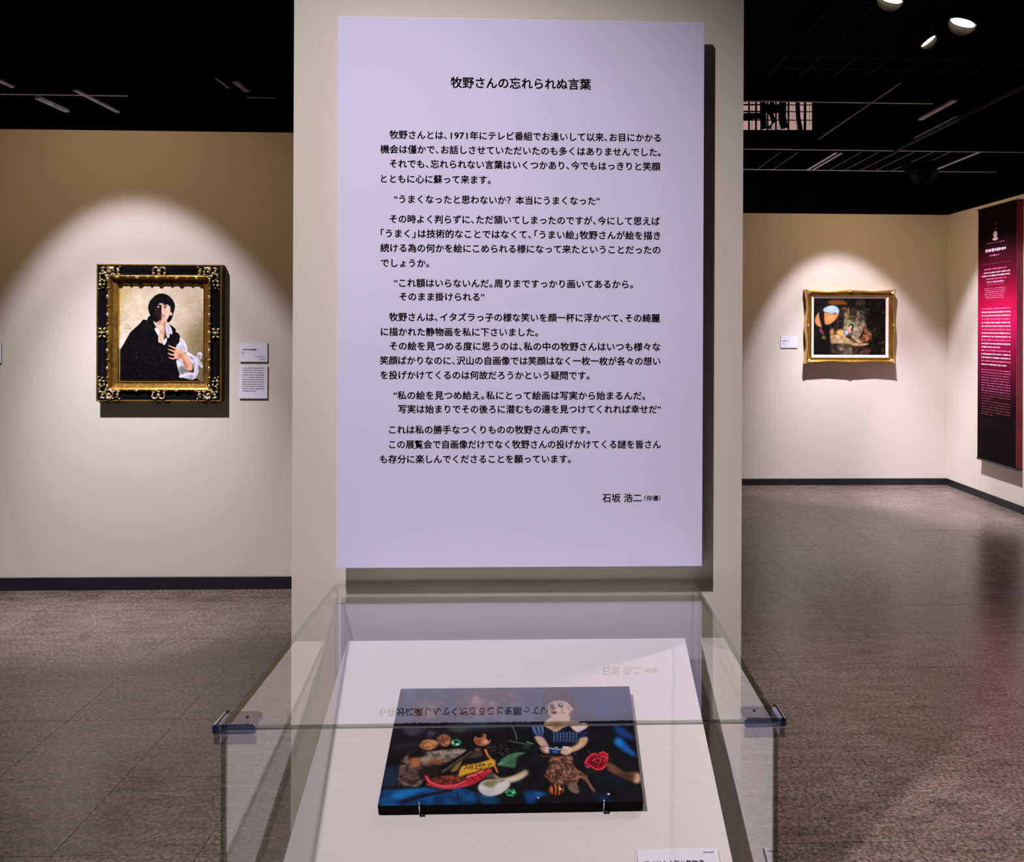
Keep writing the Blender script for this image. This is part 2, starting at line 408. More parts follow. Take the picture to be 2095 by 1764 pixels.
# ================================================================== TEXT PANEL
SG = 0.038                                    # front of board stands off the wall
YT = YP - SG
tl, br = atY(692, 33, YT), atY(1436.5, 1158.5, YT)
pn = thing('text_panel', 'tall lilac white panel printed with black Japanese text', 'text panel', ((tl.x + br.x) / 2, YT + 0.02, br.z))
link('board', box('board', (tl.x, br.x, YT, YT + 0.008, br.z, tl.z), M['panel'], 0.0006, 1), pn)
for sx in (0.25, 0.75):
    for sz in (0.2, 0.8):
        cx = tl.x + (br.x - tl.x) * sx; cz = br.z + (tl.z - br.z) * sz
        link('spacer', box('spacer', (cx - 0.05, cx + 0.05, YT + 0.008, YP - 0.0005, cz - 0.05, cz + 0.05), M['plinth']), pn)
LINES = [
 (171, 922, 1209, '牧野さんの忘れられぬ言葉', 24.5, 0.020),
 (279, 797, 1352, '牧野さんとは、1971年にテレビ番組でお逢いして以来、お目にかかる', 18.6, 0.021),
 (308.5, 778, 1352, '機会は僅かで、お話しさせていただいたのも多くはありませんでした。', 18.6, 0.021),
 (338, 797, 1351, 'それでも、忘れられない言葉はいくつかあり、今でもはっきりと笑顔', 18.6, 0.021),
 (367, 779, 1004, 'とともに心に蘇って来ます。', 18.6, 0.021),
 (409.5, 806, 1227, '“うまくなったと思わないか？本当にうまくなった”', 18.6, 0.021),
 (450.5, 797, 1350, 'その時よく判らずに、ただ頷いてしまったのですが、今にして思えば', 18.6, 0.021),
 (480, 779, 1351, '「うまく」は技術的なことではなくて、「うまい絵」牧野さんが絵を描き', 18.6, 0.021),
 (509.5, 778, 1351, '続ける為の何かを絵にこめられる様になって来たということだったの', 18.6, 0.021),
 (538.5, 779, 878, 'でしょうか。', 18.6, 0.021),
 (580.5, 806, 1295, '“これ額はいらないんだ。周りまですっかり画いてあるから。', 18.6, 0.021),
 (607.5, 817, 991, 'そのまま掛けられる”', 18.6, 0.021),
 (650, 796, 1350, '牧野さんは、イタズラっ子の様な笑いを顔一杯に浮かべて、その綺麗', 18.6, 0.021),
 (679.5, 779, 1101, 'に描かれた静物画を私に下さいました。', 18.6, 0.021),
 (709, 797, 1351, 'その絵を見つめる度に思うのは、私の中の牧野さんはいつも様々な', 18.6, 0.021),
 (738.5, 777, 1351, '笑顔ばかりなのに、沢山の自画像では笑顔はなく一枚一枚が各々の想い', 18.6, 0.021),
 (768, 778, 1206, 'を投げかけてくるのは何故だろうかという疑問です。', 18.6, 0.021),
 (809.5, 805, 1320, '“私の絵を見つめ給え。私にとって絵画は写実から始まるんだ。', 18.6, 0.021),
 (837.5, 815, 1352, '写実は始まりでその後ろに潜むもの達を見つけてくれれば幸せだ”', 18.6, 0.021),
 (879.5, 796, 1207, 'これは私の勝手なつくりものの牧野さんの声です。', 18.6, 0.021),
 (909.5, 796, 1352, 'この展覧会で自画像だけでなく牧野さんの投げかけてくる謎を皆さん', 18.6, 0.021),
 (939.5, 777, 1168, 'も存分に楽しんでくださることを願っています。', 18.6, 0.021),
 (1019, 1232, 1313, '石坂 浩二', 19.0, 0.014),
 (1019.5, 1318, 1351, '（俳優）', 11.5, 0.012),
]
LT.load(''.join(l[3] for l in LINES), 0.014); 
EX, EZ = Vector((1, 0, 0)), Vector((0, 0, 1))
for (y, xa, xb, txt, em, off) in LINES:
    a, b = atY(xa, y, YT), atY(xb, y, YT)
    sc = (b - a).length / (xb - xa)
    og = Vector((a.x, YT - 0.0004, (a.z + b.z) / 2))
    put_text('text_title' if em > 20 else 'text_line', txt, og, EX, EZ, (b - a).length, em * sc, M['ink'], pn, off)

# ================================================================== picture painting in code
def smooth_closed(P, n=6):
    P = np.array(P, float); N = len(P); out = []
    for i in range(N):
        p0, p1, p2, p3 = P[i - 1], P[i], P[(i + 1) % N], P[(i + 2) % N]
        for t in np.arange(n) / n:
            out.append(0.5 * ((2 * p1) + (-p0 + p2) * t + (2 * p0 - 5 * p1 + 4 * p2 - p3) * t * t + (-p0 + 3 * p1 - 3 * p2 + p3) * t ** 3))
    return np.array(out)
def blur2(a, r):
    r = int(round(r))
    if r < 1: return a
    for ax in (0, 1):
        for _ in range(2):
            p = np.pad(a, [(r + 1, r) if k == ax else (0, 0) for k in range(a.ndim)], mode='edge')
            c = np.cumsum(p, axis=ax); n = a.shape[ax]
            hi = np.take(c, np.arange(2 * r + 1, 2 * r + 1 + n), axis=ax); lo = np.take(c, np.arange(0, n), axis=ax)
            a = (hi - lo) / (2 * r + 1)
    return a
class Picture:
    def __init__(s, w, h, bg, mp):
        s.w, s.h, s.mp = w, h, mp
        s.a = np.ones((h, w, 3)) * np.array(bg, float)
        s.gy, s.gx = np.mgrid[0:h, 0:w] + 0.0
    def noise(s, scale, amp, seed=0, aniso=(1, 1)):
        g = np.random.default_rng(seed).normal(size=(s.h, s.w))
        n = blur2(g, scale); n /= (n.std() + 1e-9); s.a += (n * amp)[..., None]
    def _comp(s, m, col, alpha): m = (m * alpha)[..., None]; s.a = s.a * (1 - m) + np.array(col, float) * m
    def mask(s, pts, smooth=True, soft=0.0):
        P = np.array([s.mp(*p) for p in pts], float)
        if smooth: P = smooth_closed(P)
        m = np.zeros((s.h, s.w))
        xa_, ya_ = np.floor(P.min(0)).astype(int) - 1; xb_, yb_ = np.ceil(P.max(0)).astype(int) + 2
        sl = (slice(max(ya_, 0), max(min(yb_, s.h), 0)), slice(max(xa_, 0), max(min(xb_, s.w), 0)))
        if s.gx[sl].size == 0: return m
        for ox, oy in ((-.25, -.25), (.25, -.25), (-.25, .25), (.25, .25)):
            X, Y = s.gx[sl] + ox, s.gy[sl] + oy; ins = np.zeros(X.shape, bool)
            for i in range(len(P)):
                (xa, ya), (xb, yb) = P[i - 1], P[i]
                if ya == yb: continue
                c = (ya > Y) != (yb > Y)
                ins ^= c & (X < (xb - xa) * (Y - ya) / (yb - ya) + xa)
            m[sl] += ins * 0.25
        return blur2(m, soft) if soft else m
    def fill(s, pts, col, soft=0.0, smooth=True, alpha=1.0): s._comp(s.mask(pts, smooth, soft), col, alpha)
    def tex(s, pts, cols, scale=2, seed=0, soft=1.0, contrast=1.0, alpha=1.0):
        """blotchy brushwork between two colours inside an outline"""
        m = s.mask(pts, True, soft)
        n = blur2(np.random.default_rng(seed).normal(size=(s.h, s.w)), scale); n = n / n.std() * contrast
        t = (1 / (1 + np.exp(-2 * n)))[..., None]
        c = np.array(cols[0], float) * (1 - t) + np.array(cols[1], float) * t
        mm = (m * alpha)[..., None]; s.a = s.a * (1 - mm) + c * mm
    def ell(s, c, r, col, soft=0.0, rot=0.0, alpha=1.0):
        s.fill([(c[0] + r[0] * math.cos(t) * math.cos(rot) - r[1] * math.sin(t) * math.sin(rot),
                 c[1] + r[0] * math.cos(t) * math.sin(rot) + r[1] * math.sin(t) * math.cos(rot)) for t in np.linspace(0, 2 * math.pi, 17)[:-1]], col, soft, True, alpha)
    def line(s, pts, w, col, alpha=1.0, w1=None):
        P = [np.array(s.mp(*p), float) for p in pts]; k = np.linalg.norm(np.array(s.mp(pts[0][0] + 10, pts[0][1])) - P[0]) / 10
        w1 = w if w1 is None else w1; m = np.zeros((s.h, s.w)); n = len(P) - 1
        for i in range(n):
            a, b = P[i], P[i + 1]; d = b - a; L2 = max(d @ d, 1e-6)
            t = np.clip(((s.gx - a[0]) * d[0] + (s.gy - a[1]) * d[1]) / L2, 0, 1)
            dist = np.hypot(s.gx - a[0] - t * d[0], s.gy - a[1] - t * d[1])
            ww = (w + (w1 - w) * (i + t) / n) * k / 2
            m = np.maximum(m, np.clip(ww - dist + 0.5, 0, 1) * np.clip(ww * 2, 0, 1))
        s._comp(m, col, alpha)
    def linear(s, gain=1.0):
        c = np.clip(s.a, 0, 255) / 255
        return np.where(c <= 0.04045, c / 12.92, ((c + 0.055) / 1.055) ** 2.4) * gain
def paint_mat(name, rough, spec, coat=0.0):
    m = bpy.data.materials.new(name); m.use_nodes = True; nt = m.node_tree; p = nt.nodes['Principled BSDF']
    at = nt.nodes.new('ShaderNodeAttribute'); at.attribute_name = 'paint'
    nt.links.new(at.outputs['Color'], p.inputs['Base Color'])
    p.inputs['Roughness'].default_value = rough; p.inputs['Specular IOR Level'].default_value = spec; p.inputs['Coat Weight'].default_value = coat
    n = nt.nodes.new('ShaderNodeTexNoise'); n.inputs['Scale'].default_value = 350
    tc = nt.nodes.new('ShaderNodeTexCoord'); nt.links.new(tc.outputs['Object'], n.inputs['Vector'])
    b = nt.nodes.new('ShaderNodeBump'); b.inputs['Strength'].default_value = 0.06; b.inputs['Distance'].default_value = 0.002
    nt.links.new(n.outputs['Fac'], b.inputs['Height']); nt.links.new(b.outputs[0], p.inputs['Normal'])
    return m
M['oil'] = paint_mat('oil_paint', 0.6, 0.10)
M['gloss_oil'] = paint_mat('varnished_oil_paint', 0.6, 0.08)
M['banner_print'] = paint_mat('banner_print', 0.75, 0.06)
def paint_mesh(name, pic, o, ux, uv, m, gain=1.0):
    """o = top left corner, ux / uv = full edge vectors (right / down)"""
    h, w = pic.h, pic.w
    jj, ii = np.meshgrid(np.linspace(0, 1, w), np.linspace(0, 1, h))
    V = np.array(o)[None] + jj.reshape(-1, 1) * np.array(ux)[None] + ii.reshape(-1, 1) * np.array(uv)[None]
    idx = np.arange(h * w).reshape(h, w)
    Q = np.stack([idx[:-1, :-1], idx[1:, :-1], idx[1:, 1:], idx[:-1, 1:]], -1).reshape(-1, 4)
    me = bpy.data.meshes.new(name)
    me.vertices.add(h * w); me.vertices.foreach_set('co', V.astype(np.float32).ravel())
    me.loops.add(Q.size); me.loops.foreach_set('vertex_index', Q.astype(np.int32).ravel())
    me.polygons.add(len(Q)); me.polygons.foreach_set('loop_start', np.arange(0, Q.size, 4, dtype=np.int32))
    me.update(calc_edges=True)
    at = me.color_attributes.new('paint', 'FLOAT_COLOR', 'POINT')
    c = np.ones((h * w, 4), np.float32); c[:, :3] = pic.linear(gain).reshape(-1, 3); at.data.foreach_set('color', c.ravel())
    me.materials.append(m); return me

# ================================================================== PORTRAIT
def ring(x0, x1, z0, z1, prof, m, name, parent, seg=1, wav=None, smooth=False):
    """mitred moulding: prof = [(inset, Y)]; rectangle outer x0..x1, z0..z1"""
    per = []
    def side(a, b, k):
        for i in range(seg): per.append((a[0] + (b[0] - a[0]) * i / seg, a[1] + (b[1] - a[1]) * i / seg, k, i / seg))
    c = [(x0, z0), (x1, z0), (x1, z1), (x0, z1)]
    for k in range(4): side(c[k], c[(k + 1) % 4], k)
    n = len(per); v = []; f = []
    for (ins, Y) in prof:
        for (x, z, k, t) in per:
            q = ins
            if wav: q = ins + wav(ins, t)
            # inset towards the inside along both axes by interpolation on the rectangle
            if k == 0: zz = z0 + q; xx = x0 + ins + (x1 - x0 - 2 * ins) * t
            elif k == 1: xx = x1 - q; zz = z0 + ins + (z1 - z0 - 2 * ins) * t
            elif k == 2: zz = z1 - q; xx = x1 - ins - (x1 - x0 - 2 * ins) * t
            else: xx = x0 + q; zz = z1 - ins - (z1 - z0 - 2 * ins) * t
            if wav and t == 0:
                xx = (x0 + q if k in (0, 3) else x1 - q); zz = (z0 + q if k in (0, 1) else z1 - q)
            v.append((xx, Y, zz))
    for r in range(len(prof) - 1):
        for i in range(n): f.append((r * n + i, r * n + (i + 1) % n, (r + 1) * n + (i + 1) % n, (r + 1) * n + i))
    return link(name, mesh(name, v, f, m, smooth=smooth), parent)

FD = 0.055                                     # frame depth off the wall
YFr = YL - FD
a, b = atY(197, 540, YFr), atY(452.5, 822, YFr)
fx0, fx1, fz0, fz1 = a.x, b.x, b.z, a.z
por = thing('portrait_painting', 'portrait of a dark haired sitter in black cloak, ornate black and gold frame', 'painting', ((fx0 + fx1) / 2, YL - 0.03, fz0))
u = (fx1 - fx0) / 255.5                        # metres per photo pixel on this frame
ring(fx0, fx1, fz0, fz1, [(0, YL - 0.001), (0, YFr + 0.006)], M['lacquer'], 'frame_side', por)
ring(fx0, fx1, fz0, fz1, [(0, YFr + 0.006), (0, YFr + 0.004), (0.8 * u, YFr), (2.4 * u, YFr), (3.2 * u, YFr + 0.004)], M['gold_dark'], 'outer_moulding', por)
link('side_bead', (lambda mb: (mb.tube([(fx1 + 0.001, YL - 0.03, fz0), (fx1 + 0.001, YL - 0.03, fz1)], 0.0025, 6), mb.mesh('side_bead', M['gold_dark']))[1])(MB()), por)
ring(fx0, fx1, fz0, fz1, [(3.2 * u, YFr + 0.004), (6 * u, YFr + 0.002), (14 * u, YFr + 0.010), (20 * u, YFr + 0.012), (22 * u, YFr + 0.008)], M['lacquer'], 'black_band', por, smooth=True)
ring(fx0, fx1, fz0, fz1, [(22 * u, YFr + 0.010), (23 * u, YFr - 0.002), (25 * u, YFr - 0.004), (28 * u, YFr + 0.002), (29.5 * u, YFr + 0.016)], M['gold_dark'], 'ridge_moulding', por)
ring(fx0, fx1, fz0, fz1, [(29.5 * u, YFr + 0.016), (31 * u, YFr + 0.024), (38 * u, YFr + 0.030), (39 * u, YFr + 0.027), (41 * u, YFr + 0.030), (42 * u, YFr + 0.038)], M['gold_dark'], 'inner_slip', por)
ring(fx0, fx1, fz0, fz1, [(39.2 * u, YFr + 0.0255), (40.8 * u, YFr + 0.026), (42.3 * u, YFr + 0.040)], M['gold'], 'sight_edge', por)
# leaf beads along the ridge
bead_b = MB(); bead_b.ell((0, 0, 0), (5.2 * u, 0.008, 2.9 * u), 0.12); bm_big = bead_b.mesh('bead', M['gold_bright'], True)
bead_s = MB(); bead_s.ell((0, 0, 0), (3.8 * u, 0.006, 2.0 * u), 0.35); bm_small = bead_s.mesh('bead', M['gold'], True)
def bead(me, x, z, rot):
    o = bpy.data.objects.new('bead', me); scene.collection.objects.link(o); o.parent = por
    o.location = Vector((x, YFr - 0.004, z)) - ROOT[por.name]; o.rotation_euler = (0, rot, 0)
cx, cz = (fx0 + fx1) / 2, (fz0 + fz1) / 2
for s_, zz in ((1, fz1 - 27 * u), (1, fz0 + 23.5 * u)):
    for k in range(-2, 3):
        bead(bm_big, cx + k * 40.5 * u - 4 * u, zz, 0)
        if k < 3: bead(bm_small, cx + (k + 0.45) * 40.5 * u, zz + 0.6 * u, 0)
for xx in (fx0 + 24 * u, fx1 - 24 * u):
    for k in range(-3, 4):
        bead(bm_big, xx, cz + k * 37 * u, math.pi / 2)
        if k < 3: bead(bm_small, xx, cz + (k + 0.5) * 37 * u, 0.0)
def orn(name, cx_, cz_, sx, sz, kind):
    """carved scroll ornament; sx / sz mirror it"""
    mb = MB()
    def E(du, dv, ru, rv, rot=0.0, d=0.008):
        mb.ell((cx_ + du * u * sx, YFr + 0.003 - d * 0.3, cz_ + dv * u * sz), (ru * u, d, rv * u), rot * sx * sz)
    def S(c, r, a0, a1, w):
        pts = []
        for k in range(9):
            q = a0 + (a1 - a0) * k / 8; rr = r * (1 - 0.35 * k / 8)
            pts.append((cx_ + (c[0] + rr * math.cos(q)) * u * sx, YFr - 0.003, cz_ + (c[1] + rr * math.sin(q)) * u * sz))
        mb.tube(pts, [w * u * (0.6 + 0.4 * math.sin(math.pi * k / 8)) for k in range(9)], 6)
    if kind == 'corner':               # origin = outer corner, +u inwards, -v inwards
        S((27, -14), 11, -2.6, 2.6, 2.0); S((27, -14), 6, 0.3, 4.6, 1.6); E(27, -15, 4, 3.2, 0, 0.012)
        E(13, -8, 6, 2.2, 0.2); E(18, -19, 3.2, 4.6, 0.5); E(44, -14, 3.2, 4.6, -0.3); S((40, -14), 8, -1.4, 1.6, 1.5); E(48, -6, 2.2, 1.8, 0.4); E(46, -21, 4, 1.8)
        E(20, -25, 2, 3, 0.5); E(36, -21, 4, 2.2, -0.4); E(24, -7, 3, 2.4); E(34, -7, 3.4, 1.8, 0.3)
        E(8, -20, 2.4, 2.6); S((14, -27), 8, 1.2, 4.8, 1.6); E(8, -35, 3.4, 2.6, 0.7); E(17, -35, 2, 3); E(8, -43, 4, 3, -0.7); E(16, -42, 3, 2); E(6, -51, 2, 1.7); E(13, -49, 2.6, 1.4, 0.4); E(13, -14, 3, 3)
    elif kind == 'mid_h':
        E(0, 0, 4.5, 4, 0, 0.012); S((-8, 1), 7, 0.2, 4.2, 1.8); S((8, 1), 7, math.pi - 0.2, math.pi - 4.2, 1.8)
        E(-10, 6, 4, 2.2, 0.4); E(10, 6, 4, 2.2, -0.4); E(-11, -5, 3.4, 2.2, -0.5); E(11, -5, 3.4, 2.2, 0.5); E(0, -7, 4, 2); E(-3, 6, 2.4, 1.8, 0.6); E(3, 6, 2.4, 1.8, -0.6); E(-13, -9, 2, 1.4); E(13, -9, 2, 1.4)
    else:
        E(0, 0, 3.2, 3.6, 0, 0.010); E(-4, 8, 4, 2.4, -0.5); E(5, 8, 4, 2.4, 0.5); E(-4, -8, 4, 2.4, 0.5); E(5, -8, 4, 2.4, -0.5); E(-5, 1, 2, 2.4); E(5, 1, 2, 2.4)
    link(name, mb.mesh(name, M['gold_bright'], True), por)
for sx, ox in ((1, fx0), (-1, fx1)):
    for sz, oz in ((1, fz1), (-1, fz0)): orn('corner_ornament', ox, oz, sx, sz, 'corner')
orn('centre_ornament', cx, fz1 - 13.5 * u, 1, 1, 'mid_h'); orn('centre_ornament', cx, fz0 + 13.5 * u, 1, -1, 'mid_h')
orn('centre_ornament', fx0 + 12 * u, cz, 1, 1, 'mid_v'); orn('centre_ornament', fx1 - 12 * u, cz, 1, 1, 'mid_v')
# lower carved lip (hanging edge)
for base, offs in ((fx0, (8, 18, 28, 38, 47)), (cx, (-14, -5, 5, 14)), (fx1, (-47, -38, -28, -18, -8))):
    mb = MB()
    for k, d in enumerate(offs): mb.ell((base + d * u, YFr + 0.03, fz0 - (0.6 + 1.6 * (k % 2)) * u), (6.5 * u, 0.018, 3.6 * u), 0.2 * (-1) ** k)
    link('lower_carving', mb.mesh('lower_carving', M['lacquer'], True), por)

W0, H0 = 232, 260
pc = Picture(W0, H0, (216, 200, 172), lambda x, y: ((x - 75) / 1455 * W0, (y - 85) / 1630 * H0))
pc.noise(7, 4, 1); pc.noise(18, 5, 2)
pc.fill([(60, 60), (500, 60), (330, 180), (180, 420), (60, 700)], (196, 174, 120), 14)
pc.fill([(1200, 900), (1560, 700), (1560, 1720), (1250, 1720), (1180, 1200)], (140, 124, 84), 22)
pc.fill([(1420, 1300), (1560, 1200), (1560, 1730), (1380, 1720)], (112, 98, 78), 12)
pc.fill([(90, 1000), (200, 900), (160, 1100), (80, 1180)], (228, 216, 208), 6)
pc.line([(180, 775), (215, 765), (245, 785)], 12, (150, 130, 80), 0.7); pc.line([(175, 822), (225, 818), (270, 825)], 14, (140, 115, 70), 0.8)
COAT = (7, 5, 6)
pc.fill([(85, 1740), (88, 1180), (150, 1085), (260, 890), (430, 735), (480, 672), (550, 682), (570, 622), (640, 600), (800, 690), (1000, 800), (1040, 880), (1090, 900), (1115, 950), (1105, 1050), (1060, 1110), (1060, 1160), (1150, 1250), (1060, 1400), (1090, 1500), (1120, 1630), (1280, 1680), (1400, 1660), (1500, 1715), (1500, 1740)], COAT, smooth=False)
pc.fill([(930, 760), (1030, 820), (1040, 880), (980, 900)], COAT)
# sleeve
WHT = (224, 218, 228)
pc.fill([(1120, 975), (1190, 1030), (1232, 1120), (1236, 1215), (1150, 1200), (1056, 1150), (1062, 1098), (1105, 1050)], WHT)
pc.fill([(1090, 1120), (1160, 1110), (1220, 1160), (1200, 1190), (1120, 1150)], (186, 184, 196), 3)
pc.fill([(1240, 1215), (1320, 1250), (1395, 1290), (1410, 1240), (1460, 1212), (1500, 1250), (1480, 1330), (1440, 1330), (1505, 1430), (1495, 1485), (1430, 1430), (1435, 1540), (1390, 1640), (1330, 1682), (1270, 1650), (1200, 1652), (1105, 1640), (1130, 1590), (1098, 1540), (1066, 1440), (1060, 1350), (1160, 1330), (1220, 1240)], WHT)
pc.fill([(1100, 1480), (1160, 1450), (1240, 1510), (1330, 1560), (1220, 1560), (1150, 1590), (1110, 1550)], (124, 120, 122), 2)
pc.fill([(1280, 1300), (1340, 1290), (1350, 1330), (1300, 1330)], (150, 148, 156), 2)
pc.fill([(1400, 1260), (1470, 1250), (1470, 1320), (1440, 1330)], (150, 140, 128), 3)
pc.fill([(1350, 1400), (1420, 1420), (1400, 1560), (1360, 1560)], (196, 192, 202), 3)
pc.line([(1380, 1330), (1440, 1390), (1490, 1440)], 14, (160, 156, 160)); pc.fill([(1280, 1620), (1340, 1600), (1340, 1670), (1290, 1660)], (140, 134, 140), 3)
for P_, w_, c_ in (([(1120, 1010), (1170, 1080), (1190, 1180)], 16, (188, 184, 198)), ([(1150, 1000), (1210, 1090), (1226, 1190)], 12, (246, 240, 248)), ([(1080, 1120), (1130, 1160), (1200, 1185)], 12, (160, 156, 170)),
    ([(1250, 1240), (1330, 1290), (1420, 1370)], 18, (246, 242, 248)), ([(1270, 1280), (1350, 1340), (1380, 1420)], 14, (158, 154, 164)), ([(1400, 1330), (1400, 1450), (1370, 1560)], 14, (246, 242, 248)), ([(1425, 1350), (1470, 1400)], 14, (176, 170, 176)),
    ([(1110, 1620), (1200, 1610), (1290, 1570), (1370, 1580)], 20, (246, 242, 250)), ([(1150, 1640), (1240, 1625), (1300, 1600)], 10, (150, 146, 158)), ([(1420, 1480), (1400, 1580), (1350, 1650)], 14, (180, 174, 186)), ([(1430, 1250), (1470, 1235), (1490, 1270)], 14, (244, 238, 244)), ([(1080, 1370), (1120, 1360), (1150, 1420)], 14, (176, 172, 184))):
    pc.line(P_, w_, c_, 0.9, w_ * 0.5)
# forearm and hand
SK, SKS = (232, 176, 140), (168, 104, 72)
pc.fill([(1340, 1400), (1355, 1560), (1250, 1520), (1320, 1480)], (70, 44, 34))
pc.fill([(1140, 1250), (1220, 1260), (1290, 1350), (1332, 1430), (1322, 1520), (1262, 1520), (1196, 1460), (1150, 1330)], SK)
pc.fill([(1150, 1300), (1200, 1360), (1250, 1500), (1200, 1460)], SKS, 3)
pc.fill([(1030, 1190), (1050, 1150), (1130, 1180), (1195, 1240), (1175, 1310), (1100, 1332), (1030, 1320), (1015, 1250)], SK)
pc.fill([(1070, 1250), (1160, 1250), (1150, 1310), (1080, 1310)], SKS, 4, alpha=0.7)
for P_ in ([(1050, 1165), (985, 1135), (915, 1106)], [(1035, 1215), (965, 1188), (912, 1170)], [(1035, 1270), (960, 1258), (910, 1234)], [(1040, 1315), (985, 1332), (930, 1308)]):
    pc.line(P_, 34, (236, 186, 154), w1=12); pc.line([(p[0], p[1] + 12) for p in P_], 8, (150, 90, 64), 0.7, w1=4)
# head
pc.fill([(715, 680), (890, 680), (868, 790), (846, 950), (815, 1064), (745, 1045), (742, 920), (705, 780)], (226, 186, 158))
pc.fill([(835, 740), (885, 720), (880, 850), (850, 980), (835, 900), (850, 820)], (150, 98, 66), 3)
pc.fill([(720, 690), (800, 690), (760, 760), (730, 740)], (170, 120, 92), 4); pc.ell((780, 885), (34, 22), (186, 138, 92), 3)
pc.fill([(565, 480), (578, 410), (608, 345), (700, 262), (790, 234), (890, 256), (975, 325), (1018, 400), (1026, 465), (1004, 560), (968, 670), (905, 724), (870, 650), (740, 700), (700, 725), (650, 690), (605, 610), (585, 560)], (6, 5, 6))
pc.fill([(768, 402), (850, 425), (890, 418), (938, 455), (944, 540), (925, 620), (882, 680), (830, 694), (760, 680), (705, 620), (682, 540), (700, 470)], (222, 180, 152))
pc.fill([(668, 480), (730, 430), (795, 436), (798, 560), (790, 610), (800, 650), (770, 690), (705, 640), (672, 560)], (28, 16, 14), 1)
pc.fill([(880, 440), (938, 470), (940, 560), (900, 640), (870, 590), (900, 520)], (240, 208, 186), 3)
pc.ell((741, 460), (18, 10), (226, 196, 176)); pc.line([(700, 508), (735, 512)], 8, (120, 84, 66)); pc.ell((735, 570), (14, 18), (70, 48, 40), 2)
pc.ell((855, 468), (24, 13), (24, 14, 12)); pc.line([(815, 425), (845, 425), (885, 445)], 13, (26, 16, 12))
pc.line([(812, 470), (808, 540), (822, 580)], 20, (238, 204, 182)); pc.line([(795, 590), (830, 592)], 10, (110, 60, 44))
pc.line([(795, 618), (830, 612), (855, 624)], 11, (140, 66, 54)); pc.line([(800, 650), (850, 650)], 12, (206, 160, 132)); pc.fill([(770, 400), (840, 410), (800, 430)], (232, 200, 178), 1)
pc.ell((960, 578), (22, 28), (232, 190, 160)); pc.line([(940, 610), (900, 690)], 24, (6, 5, 6))
pc.fill([(655, 700), (705, 745), (695, 800), (745, 835), (765, 905), (742, 938), (712, 900), (678, 830), (700, 800)], (232, 226, 236))
pc.fill([(888, 725), (955, 800), (985, 880), (968, 922), (942, 905), (926, 975), (890, 962), (872, 860), (866, 780)], (214, 208, 220))
pc.line([(905, 780), (920, 850), (905, 930)], 14, (150, 146, 162)); pc.fill([(815, 1060), (880, 975), (887, 1030), (850, 1097)], (228, 222, 232))
for k in range(26):
    x_, y_ = rng.uniform(300, 860), rng.uniform(950, 1500); pc.ell((x_, y_), (10, 7), (34, 32, 34), 1, alpha=0.7)
for (x_, y_) in ((750, 1195), (805, 1262), (815, 1300), (812, 1350), (375, 1315), (365, 1235), (600, 1388)): pc.ell((x_, y_), (9, 9), (96, 96, 98), 1)
pc.noise(1, 3, 77); pc.noise(2, 2.5, 78)
ox0, ox1, oz0, oz1 = fx0 + 41.2 * u, fx1 - 41.2 * u, fz0 + 41.2 * u, fz1 - 41.2 * u
link('canvas', paint_mesh('canvas', pc, (ox0, YFr + 0.036, oz1), (ox1 - ox0, 0, 0), (0, 0, oz0 - oz1), M['oil'], 0.95), por)
link('backing', box('backing', (fx0 + 6 * u, fx1 - 6 * u, YFr + 0.042, YL - 0.0008, fz0 + 6 * u, fz1 - 6 * u), M['lacquer']), por)

# ================================================================== WALL LABELS
def label_card(pxs, Yw, label, thick=0.008):
    (xa, ya, xb, yb) = pxs
    a, b = atY(xa, ya, Yw - thick), atY(xb, yb, Yw - thick)
    t = thing('wall_label', label, 'label', ((a.x + b.x) / 2, Yw - thick / 2, b.z))
    link('card', box('card', (a.x, b.x, Yw - thick, Yw - thick + 0.0015, b.z, a.z), M['label']), t)
    link('foam_core', box('foam_core', (a.x + 0.0005, b.x - 0.0005, Yw - thick + 0.0015, Yw - 0.0004, b.z + 0.0005, a.z - 0.0005), M['label_edge']), t)
    return t, a, b
def dashes(parent, Yw, rows, m, seed):
    """print too small to read: broken strokes the height of the letters"""
    r_ = random.Random(seed)
    for (y, xa, xb, hpx, mk) in rows:
        mb = MB(); x = xa; a, b = atY(xa, y, Yw), atY(xb, y, Yw); k = (b.x - a.x) / (xb - xa); zc = (a.z + b.z) / 2
        while x < xb:
            w = min(r_.uniform(0.6, 1.9), xb - x); h = hpx * r_.uniform(0.45, 1.0)
            X = a.x + (x - xa) * k; zz = zc + (hpx - h) * k * r_.uniform(-0.4, 0.4)
            mb.add([(X, Yw, zz - h * k / 2), (X + w * k, Yw, zz - h * k / 2), (X + w * k, Yw, zz + h * k / 2), (X, Yw, zz + h * k / 2)], [(0, 1, 2, 3)])
            x += w + r_.uniform(0.15, 0.7)
        link('print_line', mb.mesh('print_line', M[mk]), parent)
t, a, b = label_card((490.5, 701, 547, 740.5), YL, 'upper of two white cards beside the portrait, short title print')
dashes(t, YL - 0.0085, [(715.4, 495, 526, 3.2, 'ink'), (721.5, 494.5, 499, 2, 'grey_ink'), (725, 494.5, 498, 1.8, 'grey_ink'), (730.5, 522, 542, 1.6, 'grey_ink'), (735.5, 531, 543, 1.8, 'grey_ink')], 'ink', 3)
t, a, b = label_card((489.5, 748.5, 547, 815.5), YL, 'lower of two white cards beside the portrait, filled with small text')
dashes(t, YL - 0.0085, [(753.3 + 4.68 * k, 495.5 + (1.5 if k in (1, 2) else 0), 540.5 if k < 10 else 525, 2.4, 'grey_ink') for k in range(11)], 'grey_ink', 4)
t, a, b = label_card((-54, 701, 2.6, 743), YL, 'white card cut off by the left edge of the picture')
t, a, b = label_card((1597.5, 686.5, 1631.5, 712), YF, 'small white card beside the golden framed landscape')
